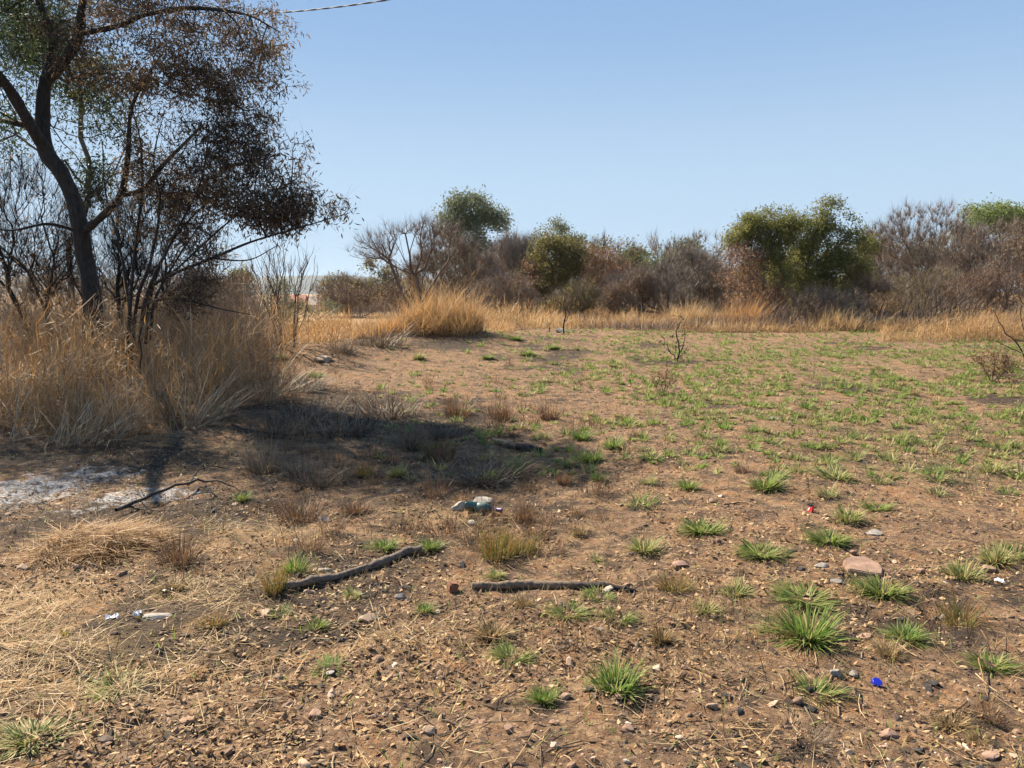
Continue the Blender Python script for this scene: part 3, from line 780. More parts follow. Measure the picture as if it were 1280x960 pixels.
plant('eucalyptus', 'tall grey-green eucalyptus rising above the bushes left of centre', 'tree', 598, 62, [(592, 258, 26, 16), (566, 276, 20, 15), (610, 282, 22, 24), (583, 298, 30, 26), (618, 268, 12, 14), (603, 325, 26, 30)], N=520, leaf='eucgreen', nleaf=16000, lsize=(.15, .32), spread=.36, asp=.35, gap=.3, gscale=1.3, droop=.9)
plant('bare_tree', 'grey bare tree of fine upright twigs right of the eucalyptus', 'tree', 645, 42, [(640, 345, 36, 38), (660, 325, 24, 24)], N=600, twig='twiggrey', ntwig=16000, tlen=.7, twid=.02, stems=4, up=.9, bf=.8)
plant('mixed_tree', 'olive green tree turning brown below at the middle of the tree line', 'tree', 690, 40, [(684, 322, 17, 26), (706, 340, 17, 30), (670, 345, 17, 28), (718, 326, 12, 18), (690, 355, 34, 26), (690, 378, 36, 20), (664, 365, 16, 26), (680, 300, 12, 16), (705, 312, 14, 14), (700, 360, 26, 24)], N=520, gap=.25, leaf='olivegreen', nleaf=9000, lsize=(.08, .18), spread=.25, stems=2,
      leaf2=('redbrown', [(690, 392, 60, 22), (662, 362, 13, 34), (735, 360, 14, 30)], 1.9), twig='twigpurple', ntwig=3000, tlen=.5, twid=.015)
plant('eucalyptus', 'thin far eucalyptus tops showing above the olive green tree', 'tree', 697, 75, [(693, 290, 13, 13), (700, 305, 12, 14), (721, 300, 8, 11), (683, 300, 8, 8)], N=140, leaf='eucgreen', nleaf=3500, lsize=(.15, .3), spread=.32, gap=.5)
plant('red_brown_tree', 'red-brown leafy tree at the middle of the tree line', 'tree', 745, 41, [(745, 335, 30, 28), (765, 350, 26, 28), (730, 355, 24, 30), (752, 315, 14, 14), (745, 378, 36, 20)], N=380, leaf='redbrown', nleaf=7000, lsize=(.08, .17), spread=.24, stems=2, twig='twigpurple', ntwig=4000, tlen=.5, twid=.016)
plant('far_tree', 'far rounded dark green tree left of the bare white tree', 'tree', 786, 78, [(783, 318, 9, 12), (798, 325, 9, 12), (788, 340, 16, 16)], N=160, leaf='eucgreen', nleaf=3200, lsize=(.2, .4), spread=.42)
plant('bare_white_tree', 'slim bare pale-barked tree poking above the grey thicket', 'tree', 825, 55, [(825, 306, 15, 13)], N=90, bark='palebark', twig='twiggrey', ntwig=260, tlen=.7, twid=.02, bf=.8, tip=.014)
plant('far_tree', 'far dark green tree behind the grey thicket', 'tree', 822, 75, [(818, 335, 18, 10), (845, 325, 20, 12), (860, 318, 20, 12)], N=200, leaf='leafgreen', nleaf=4000, lsize=(.2, .4), spread=.42)
plant('grey_thicket', 'grey tangled thorn thicket left of the big green trees', 'bush', 830, 34, [(820, 362, 50, 30), (850, 345, 42, 32), (790, 375, 35, 22)], N=900, bark='greybark', twig='twiggrey', ntwig=20000, tlen=.5, twid=.017, stems=6, base_spread=1.0, bf=.5)
plant('grey_thicket', 'dark grey bare tree with domed twiggy crown behind the thorn thicket', 'tree', 880, 40, [(880, 330, 38, 34), (870, 355, 45, 36)], N=900, twig='twigpurple', ntwig=22000, tlen=.55, twid=.019, stems=4, leaf='eucgreen', nleaf=1500, lsize=(.06, .12))
plant('scorched_green_tree', 'green tree with its left side scorched rusty brown right of centre', 'tree', 948, 30.5, [(962, 278, 26, 24), (940, 292, 24, 20), (922, 305, 16, 16), (925, 340, 28, 34, -.6), (960, 340, 32, 36), (940, 380, 38, 28, -.5), (975, 300, 20, 26)], N=640, leaf='leafgreen', nleaf=15000, lsize=(.05, .14), spread=.17, stems=2,
      leaf2=('redbrown', [(925, 345, 36, 46, -.6), (945, 378, 45, 36, -.5), (950, 330, 18, 30, -.8)], .62), twig='twigpurple', ntwig=3500, tlen=.4, twid=.012, gap=.28, gscale=1.6, droop=-.3)
plant('green_tree', 'big dense dark green tree with twin rounded tops right of centre', 'tree', 1020, 33, [(1028, 272, 24, 22), (1050, 285, 24, 24), (1040, 262, 16, 14), (1062, 310, 24, 28), (1005, 295, 26, 26), (990, 278, 18, 18), (1020, 325, 36, 34), (1050, 340, 34, 34), (1075, 325, 14, 20), (1000, 345, 30, 36), (1035, 375, 46, 32)], N=900, leaf='leafgreen', nleaf=30000, lsize=(.06, .15), spread=.17, stems=2, gap=.28, gscale=1.6,
      twig='twigpurple', ntwig=2500, tlen=.4, twid=.012, droop=-.3)
plant('brown_bush', 'low bare brown brushwood at the foot of the big green trees', 'bush', 1010, 29, [(1005, 388, 55, 22), (960, 392, 35, 18), (1045, 385, 35, 20)], N=500, twig='twigpurple', ntwig=8000, tlen=.5, twid=.011, stems=6, base_spread=1.2, leaf='brownleaf', nleaf=2500, lsize=(.05, .1))
plant('bare_tree', 'broad purple-brown bare tree right of the big green tree', 'tree', 1150, 39, [(1155, 300, 52, 36), (1115, 330, 38, 40), (1190, 325, 45, 40), (1150, 350, 55, 36)], N=1200, twig='twigpurple', ntwig=30000, tlen=.6, twid=.020, stems=3, bf=.6)
plant('green_tree', 'fresh green tree behind the bare tree at the right edge', 'tree', 1245, 50, [(1240, 272, 28, 18), (1262, 285, 26, 20), (1225, 290, 20, 20), (1285, 275, 22, 22)], N=320, leaf='freshgreen', nleaf=9000, lsize=(.1, .22), spread=.3, gap=.42)
plant('bare_tree', 'brown bare tree with a few rusty leaves near the right edge', 'tree', 1225, 36, [(1225, 330, 40, 40), (1255, 315, 36, 36), (1200, 360, 35, 30)], N=800, twig='twigpurple', ntwig=22000, tlen=.55, twid=.019, stems=3, leaf='redbrown', nleaf=1400, lsize=(.06, .14))
plant('brown_bush', 'brownish bush filling the right edge of the tree line', 'bush', 1285, 33, [(1285, 325, 38, 44), (1310, 350, 50, 40), (1270, 365, 35, 26)], N=700, twig='twigpurple', ntwig=10000, tlen=.5, twid=.014, stems=4, leaf='brownleaf', nleaf=3500, lsize=(.06, .13))
plant('bare_shrub', 'dark wiry leafless shrub on the rough ground right of the straw', 'shrub', 1165, 27, [(1170, 378, 40, 22), (1205, 370, 35, 26)], N=260, bark='darkbark', twig='twigpurple', ntwig=2200, tlen=.45, twid=.011, stems=5, base_spread=.7, bf=.7)
FARL = ['far bush behind the bare acacia', 'far bush behind the eucalyptus foot', 'far bush behind the grey upright bare tree', 'far bush behind the red-brown tree', 'far bush behind the grey thorn thicket', 'far bush behind the scorched green tree', 'far bush right of the twin-topped green tree', 'far bush behind the broad purple-brown tree', 'far bush behind the rusty-leaved tree at the right']
for i_, (lb, (uu, dd, vv, ru)) in enumerate(zip(FARL, ((470, 48, 362, 44), (560, 50, 345, 52), (650, 50, 328, 52), (755, 50, 328, 55), (850, 50, 330, 58), (950, 50, 342, 60), (1085, 50, 322, 58), (1190, 52, 315, 60), (1290, 52, 312, 60)))):
    plant('far_bush', 'dull brown-green ' + lb, 'bush', uu, dd, [(uu, vv, ru * .6, 32), (uu + 28, vv + 14, ru * .6, 30), (uu - 30, vv + 12, 34, 30), (uu, vv + 36, ru, 22)], N=460, twig='twigpurple', ntwig=9000, tlen=.7, twid=.035, stems=4,
          leaf=('olivegreen', 'eucgreen', 'brownleaf')[i_ % 3], nleaf=5500, lsize=(.12, .27), spread=.3, group='far bushes behind the tree line', gap=.3)

for lb, u_, d_, e_, lf_, tw_ in (
    ('dense grey-brown scrub bush below the grey upright bare tree', 625, 33, [(615, 372, 26, 20), (640, 365, 24, 24), (655, 380, 20, 14)], 'brownleaf', 'twiggrey'),
    ('low dark olive scrub bush below the olive green tree', 712, 34, [(705, 382, 26, 12), (725, 372, 20, 18)], 'olivegreen', 'twigpurple'),
    ('brown scrub bush right of the red-brown tree', 783, 33, [(780, 372, 24, 18), (800, 362, 22, 22)], 'brownleaf', 'twigpurple'),
    ('brown scrub bush at the right foot of the big green tree', 1090, 33, [(1085, 368, 26, 26), (1110, 375, 26, 20), (1075, 350, 16, 20)], 'brownleaf', 'twigpurple'),
    ('olive scrub bush under the broad purple-brown tree', 1150, 34, [(1145, 365, 30, 22), (1175, 360, 26, 26)], 'olivegreen', 'twigpurple'),
    ('dull red scrub bush beneath the rusty-leaved tree', 1222, 32, [(1215, 362, 26, 22), (1245, 358, 24, 26)], 'redbrown', 'twigpurple')):
    plant('scrub_bush', lb, 'bush', u_, d_, e_, N=380, twig=tw_, ntwig=6000, tlen=.45, twid=.014, stems=5, base_spread=.8, leaf=lf_, nleaf=2600, lsize=(.05, .12), spread=.14, gap=.25)

# ---------------------------------------------------------------- grass masses (uncountable)
def grass_mass(name, label, mat, n, sampler, hgt, wid, lean=(.1, .5), curl=(.2, .9), az0=None, nseg=3, heads=0):
    x, y, hs = sampler(n)
    z = ground_h(x, y)
    n = len(x)
    az = (vnoise(x * .8, y * .8, seed=61) * 9 + rng.normal(0, 1.1, n)) if az0 is None else rng.normal(az0, 1.0, n)
    hs = hs * (.6 + .8 * vnoise(x * 1.9, y * 1.9, seed=63)) * (.8 + .4 * vnoise(x * 6, y * 6, seed=67))
    g = Geo().add(*blades(np.stack([x, y, z - .01], 1), az, rng.uniform(*hgt, n) * hs, rng.uniform(*wid, n), rng.uniform(*lean, n), rng.uniform(*curl, n), nseg))
    o = g.obj(name, M[mat]); tag(o, label, 'grass', kind='stuff')
    return o

def bank_front(x):                       # near edge of the grass bank on the left
    return 8.35 + 0.28 * np.sin(x * 1.7) + sstep(-3.9, -2.6, x) * 4.0 + .5 * (fbm(x * .9, x * 0, 77) - .5)
def bank_s(n):
    k = n * 3
    x = rng.uniform(-13.5, -2.6, k); y = bank_front(x) + rng.random(k) ** 1.6 * 6.5
    u = x / y
    ok = (u < -.245 - .008 * (y - 8)) & (fbm(x * .9, y * .9, 41) > .30)
    ok &= rng.random(k) < sstep(0, .9, y - bank_front(x)) * .8 + .2
    x, y = x[ok][:n], y[ok][:n]
    hs = (.22 + .78 * sstep(0, 2.8, y - bank_front(x))) * (.75 + .5 * fbm(x * .7, y * .7, 43)) 
    return x, y, hs
def matted(name, label, mats, n, sampler, H, blen, wid, cat='grass', fall=.75, seed=0, fq=1.0):
    """stems of a tangled, part-fallen stand: they start anywhere up the height of the stand and lean every way"""
    x, y, hs = sampler(n); n = len(x)
    g = Geo()
    tuft = vnoise(x * 1.3 * fq, y * 1.3 * fq, seed=seed + 1) * .7 + vnoise(x * 3.1 * fq, y * 3.1 * fq, seed=seed + 2) * .5
    top = H * hs * (.18 + 1.25 * tuft ** 1.5)
    f = rng.random(n)
    z = ground_h(x, y) + np.where(f < fall, rng.random(n) ** .8 * top * .75, 0)
    az = vnoise(x * .7, y * .7, seed=seed + 3) * 10 + rng.normal(0, 1.3, n)
    lean = np.where(f < fall, rng.uniform(.2, 1.9, n), rng.uniform(0, .6, n))
    L = np.where(f < fall, rng.uniform(*blen, n), top * rng.uniform(.7, 1.1, n))
    ps = rng.random(n)
    for mi, (a0, a1) in enumerate(((0, .62), (.62, 1.0)) if len(mats) == 2 else ((0, .5), (.5, .82), (.82, 1.0))):
        k = (ps >= a0) & (ps < a1)
        rn = np.clip(rng.random(k.sum()) * .75 + .3 * vnoise(x[k] * 1.1, y[k] * 1.1, seed=seed + 4), 0, 1)
        g.add(*blades(np.stack([x, y, z - .01], 1)[k], az[k], L[k], rng.uniform(*wid, k.sum()), lean[k], rng.normal(.2, .8, k.sum()), 3 if fq == 1.0 else 2, rnd=rn), mi=mi)
    tag(g.obj(name, [M[m] for m in mats]), label, cat, kind='stuff')
matted('tall_dry_grass', 'tall tangled golden brown dry grass bank under the trees on the left', ('bankgrass', 'bankgrass', 'greygrass'), 42000, bank_s, 1.5, (.15, .6), (.004, .010), fall=.95, seed=131)
matted('tall_dry_grass', 'broad bent dead blades and stems tangled in the left bank', ('gold', 'greygrass'), 5000, bank_s, 1.4, (.2, .7), (.010, .018), fall=.95, seed=231)
def bank_g(n):
    x = rng.uniform(-9, -2.9, n); y = bank_front(x) - .25 + rng.random(n) * 1.3
    ok = (x / y < -.25) & (fbm(x * 2.0, y * 2.0, 47) > .50)
    return x[ok], y[ok], np.ones(ok.sum())
grass_mass('grey_dead_grass', 'bleached grey fallen grass stems along the front of the left bank', 'greygrass', 5500, bank_g, (.4, .95), (.006, .013), (.3, 1.25), (.1, .8), az0=.1)

def zone(us, d0, d1, seed, thr=.4):
    def f(n):
        y = rng.uniform(d0, d1, n * 3); u = rng.uniform(us[0], us[1], n * 3)
        x = (u - 640) / FPX * y
        nn = fbm(x * .5, y * .5, seed)
        ok = nn > thr
        x, y, nn = x[ok][:n], y[ok][:n], nn[ok][:n]
        return x, y, (.35 + 2.2 * (nn - thr)) * (.25 + 1.35 * vnoise(x * .42, y * .42, seed=seed + 9) ** 1.3)
    return f
matted('tall_dry_grass', 'pale straw grass filling the opening before the middle of the tree line', ('straw', 'gold'), 19000, zone((590, 850), 27, 40, 51, .34), 1.2, (.15, .5), (.014, .026), fall=0.9, seed=141, fq=.55)
matted('tall_dry_grass', 'golden dry grass strip along the foot of the right tree line', ('straw', 'bankgrass'), 17000, zone((850, 1330), 26, 34, 53, .52), 1.0, (.15, .5), (.012, .024), fall=0.93, seed=151, fq=.55)
matted('tall_dry_grass', 'dry golden grass behind the mound left of centre', ('gold', 'straw'), 14000, zone((390, 640), 21.5, 30, 55, .42), .75, (.12, .4), (.012, .022), fall=0.9, seed=161, fq=.55)
matted('tall_dry_grass', 'dry grass on the far slope behind the bare sapling', ('gold', 'bankgrass'), 13000, zone((225, 440), 16.5, 28, 57, .36), 1.1, (.15, .5), (.010, .02), fall=0.9, seed=171, fq=.55)
matted('tall_dry_grass', 'rough brown dry grass on the stony rise at the right', ('bankgrass', 'straw'), 12000, zone((1100, 1340), 22, 30, 59, .45), .8, (.15, .45), (.010, .02), fall=0.93, seed=181, fq=.55)

def brush(name, label, mat, n, us, d0, d1, hgt, seed, wid=(.012, .026), thr=.36):
    x, y, hs = zone(us, d0, d1, seed, thr)(n)
    hs = hs * (.5 + vnoise(x * .45, y * .45, seed=seed + 1))
    n = len(x); z = ground_h(x, y)
    z = z + rng.random(n) * hs * hgt * .6
    g = Geo().add(*blades(np.stack([x, y, z], 1), rng.uniform(0, 6.28, n), hgt * rng.uniform(.25, .7, n), rng.uniform(*wid, n), rng.uniform(.0, 1.0, n), rng.normal(0, .5, n), 1, twist=1.5))
    tag(g.obj(name, M[mat]), label, 'undergrowth', kind='stuff')
brush('undergrowth', 'brown twiggy undergrowth under the right tree line', 'twigpurple', 15000, (830, 1340), 31, 44, .9, 71)
brush('undergrowth', 'brown twiggy undergrowth under the middle of the tree line', 'twigpurple', 12000, (430, 840), 35, 48, .9, 73)
brush('undergrowth', 'dull leafy undergrowth closing the gaps behind the trees', 'brownleaf', 12000, (400, 1340), 44, 56, 1.8, 75, (.03, .07), .3)
brush('undergrowth', 'low brown weeds and twigs mixed into the grass along the tree line', 'twigpurple', 12000, (700, 1340), 26, 33, .8, 79, (.010, .02), .48)
brush('undergrowth', 'dark wiry undergrowth behind the left grass bank', 'twigpurple', 30000, (-60, 330), 14.5, 22, 1.7, 77, (.007, .014), .33)
def clump(name, label, u, v, wpx, h, mat, n, spread=.9, D=None, lean=.5, width=.012, group=None):
    b = G(u, v) if D is None else np.array([(u - 640) / FPX * D, D, 0])
    b[2] = gz(b[0], b[1])
    rad = wpx / FPX * b[1] / 2
    m = 26                                     # the clump is many tufts of unlike height and lean
    ta = rng.uniform(0, 6.28, m); tr = rad * np.sqrt(rng.random(m)) * .95
    th = rng.uniform(.45, 1.15, m) * (1 - .35 * (tr / rad) ** 2); tl = rng.normal(0, .18, m); tz = rng.uniform(0, 6.28, m)
    k = rng.integers(0, m, n)
    x = b[0] + tr[k] * np.cos(ta[k]) + rng.normal(0, rad * .11, n); y = b[1] + tr[k] * np.sin(ta[k]) * .8 + rng.normal(0, rad * .11, n)
    az = np.where(rng.random(n) < .5, tz[k] + rng.normal(0, .9, n), rng.uniform(0, 6.28, n))
    ln = h * th[k] * rng.uniform(.4, 1.15, n)
    g = Geo().add(*blades(np.stack([x, y, ground_h(x, y) - .01], 1), az, ln, width * rng.uniform(.5, 1.2, n), np.abs(tl[k]) + rng.random(n) ** 1.5 * lean, rng.uniform(.1, 1.3, n), 3,
        rnd=np.clip(rng.random(n) * .7 + rng.random(m)[k] * .3, 0, 1)))
    if isinstance(mat, tuple):
        pick = rng.random(n) < .4
        g.mq = [np.repeat(pick, 2).astype(int)]; g.mt = [pick.astype(int)]
    o = g.obj(name, [M[q] for q in mat] if isinstance(mat, tuple) else M[mat], origin=b); tag(o, label, 'grass clump', group)
    return o
clump('tall_grass_clump', 'tall bright golden grass clump standing on the dark mound left of centre', 553, 414, 106, 1.7, ('gold', 'straw'), 5200, lean=.75)
clump('tall_grass_clump', 'golden grass clump at the foot of the scorched green tree', 932, 410, 85, 1.6, 'gold', 2600, width=.018, lean=.8)
clump('tall_grass_clump', 'low golden grass clump left of the tall clump on the mound', 478, 420, 70, .7, 'gold', 1800, lean=.9)
clump('tall_grass_clump', 'pale arching straw clump before the brushwood right of centre', 1060, 412, 80, 1.2, 'straw', 2200, lean=1.2, width=.02)
clump('tall_grass_clump', 'small orange grass clump left of the low golden clump', 425, 418, 44, .6, 'gold', 900, lean=.8, width=.012)
clump('tall_grass_clump', 'straw clump between the grey thicket and the scorched green tree', 868, 408, 60, 1.3, 'straw', 1800, lean=.8, width=.018)
clump('tall_grass_clump', 'tall pale clump under the broad purple-brown tree', 1120, 402, 60, 1.6, 'straw', 1800, lean=.8, width=.018)
clump('tall_grass_clump', 'brownish grass clump before the rusty-leaved tree at the right', 1195, 398, 70, 1.5, 'bankgrass', 2000, lean=.9, width=.018)

# ---------------------------------------------------------------- tussocks
def tussock_geo(kind, n, nd, nseg=3, seed=0, tall=False, flat=False):
    """unit tussock, about 1 wide"""
    def part(n, l0, l1, wd, le0, le1, c0, c1, rr, ns):
        a = rng.uniform(0, 6.28, n); r = rr * np.sqrt(rng.random(n))
        az = a + rng.normal(0, .5, n)
        f = rng.random(n)
        lob = .45 + 1.05 * vnoise(np.cos(az) * 1.7 + 9, np.sin(az) * 1.7 + 9, seed=seed + 11)
        r = r * (.6 + .8 * vnoise(np.cos(a) * 1.5 + 3, np.sin(a) * 1.5 + 3, seed=seed + 17))
        c1 = c1 + .5 * vnoise(np.cos(az) * 2 + 5, np.sin(az) * 2, seed=seed + 23)
        ln = (l0 + (l1 - l0) * rng.random(n)) * lob
        return Geo().add(*blades(np.stack([r * np.cos(a), r * np.sin(a), -.03 + 0 * a], 1), az, ln, wd * rng.uniform(.7, 1.5, n), le0 + (le1 - le0) * f, c0 + (c1 - c0) * rng.random(n), ns))
    if kind in ('char', 'greystalk'): A = part(n, .25, .95, .010, 0, .75, -.2, .6, .46, nseg)
    elif tall: A = part(n, .3, .95, .016, 0, .6, 0, .6, .36, nseg)
    elif flat: A = part(n, .25, .6, .030, .5, 1.35, .1, .6, .24, nseg)
    else: A = part(n, .25, .62, .026, .05, 1.15, .2, .9, .20, nseg)
    B = part(nd, .2, .6, .02, .5, 1.5, .1, .5, .25, max(1, nseg - 1))
    return A, B

KINDS = {'green': dict(), 'flat': dict(flat=True), 'pale': dict(), 'olive': dict(tall=True), 'dry': dict(), 'rust': dict(tall=True), 'char': dict(tall=True), 'greystalk': dict(tall=True)}
MATOF = {'flat': 'regrowth'}
PROTO = {}
for k, kw in KINDS.items():
    PROTO[k] = []
    for s in range(7):
        A, B = tussock_geo(k, 360 if not kw.get('tall') else 230, 110, 3, seed=s * 7 + len(k), **kw)
        PROTO[k].append((A.mesh('blades', M[MATOF.get(k, k)]), B.mesh('dry_blades', M['dry' if k in ('green', 'flat', 'pale', 'olive') else 'char'])))
SMALL = {}
for k in ('green', 'pale', 'dry', 'rust'):
    SMALL[k] = []
    for s in range(4):
        A, B = tussock_geo(k, 70, 20, 2, seed=s * 5 + 50 + len(k), tall=KINDS[k].get('tall', False))
        SMALL[k].append(A.mesh('blades', M['regrowth' if k == 'green' else k]))

OCC = []
def tussock(kind, p, wid, label, group=None, small=False, hs=1.0, name=None):
    name = name or {'green': 'grass_tussock', 'flat': 'grass_tussock', 'pale': 'grass_tussock', 'olive': 'grass_tussock', 'dry': 'dry_tuft', 'rust': 'dry_tuft', 'char': 'burnt_tuft', 'greystalk': 'dry_tuft'}[kind]
    v = random.randrange(4 if small else 7)
    if small:
        o = bpy.data.objects.new(name, SMALL[kind][v])
    else:
        o = bpy.data.objects.new(name, PROTO[kind][v][0])
    o.location = p
    o.rotation_euler = (0, 0, random.uniform(0, 6.28))
    o.scale = (wid * random.uniform(.9, 1.1), wid * random.uniform(.9, 1.1), wid * hs * random.uniform(.9, 1.1))
    col.objects.link(o)
    tag(o, label, 'tuft' if kind in ('dry', 'rust', 'char', 'greystalk') else 'tussock', group)
    if not small:
        c = bpy.data.objects.new('dry_blades', PROTO[kind][v][1]); col.objects.link(c); c.parent = o
        c['kind'] = 'stuff'
    OCC.append((p[0], p[1], wid))
    return o

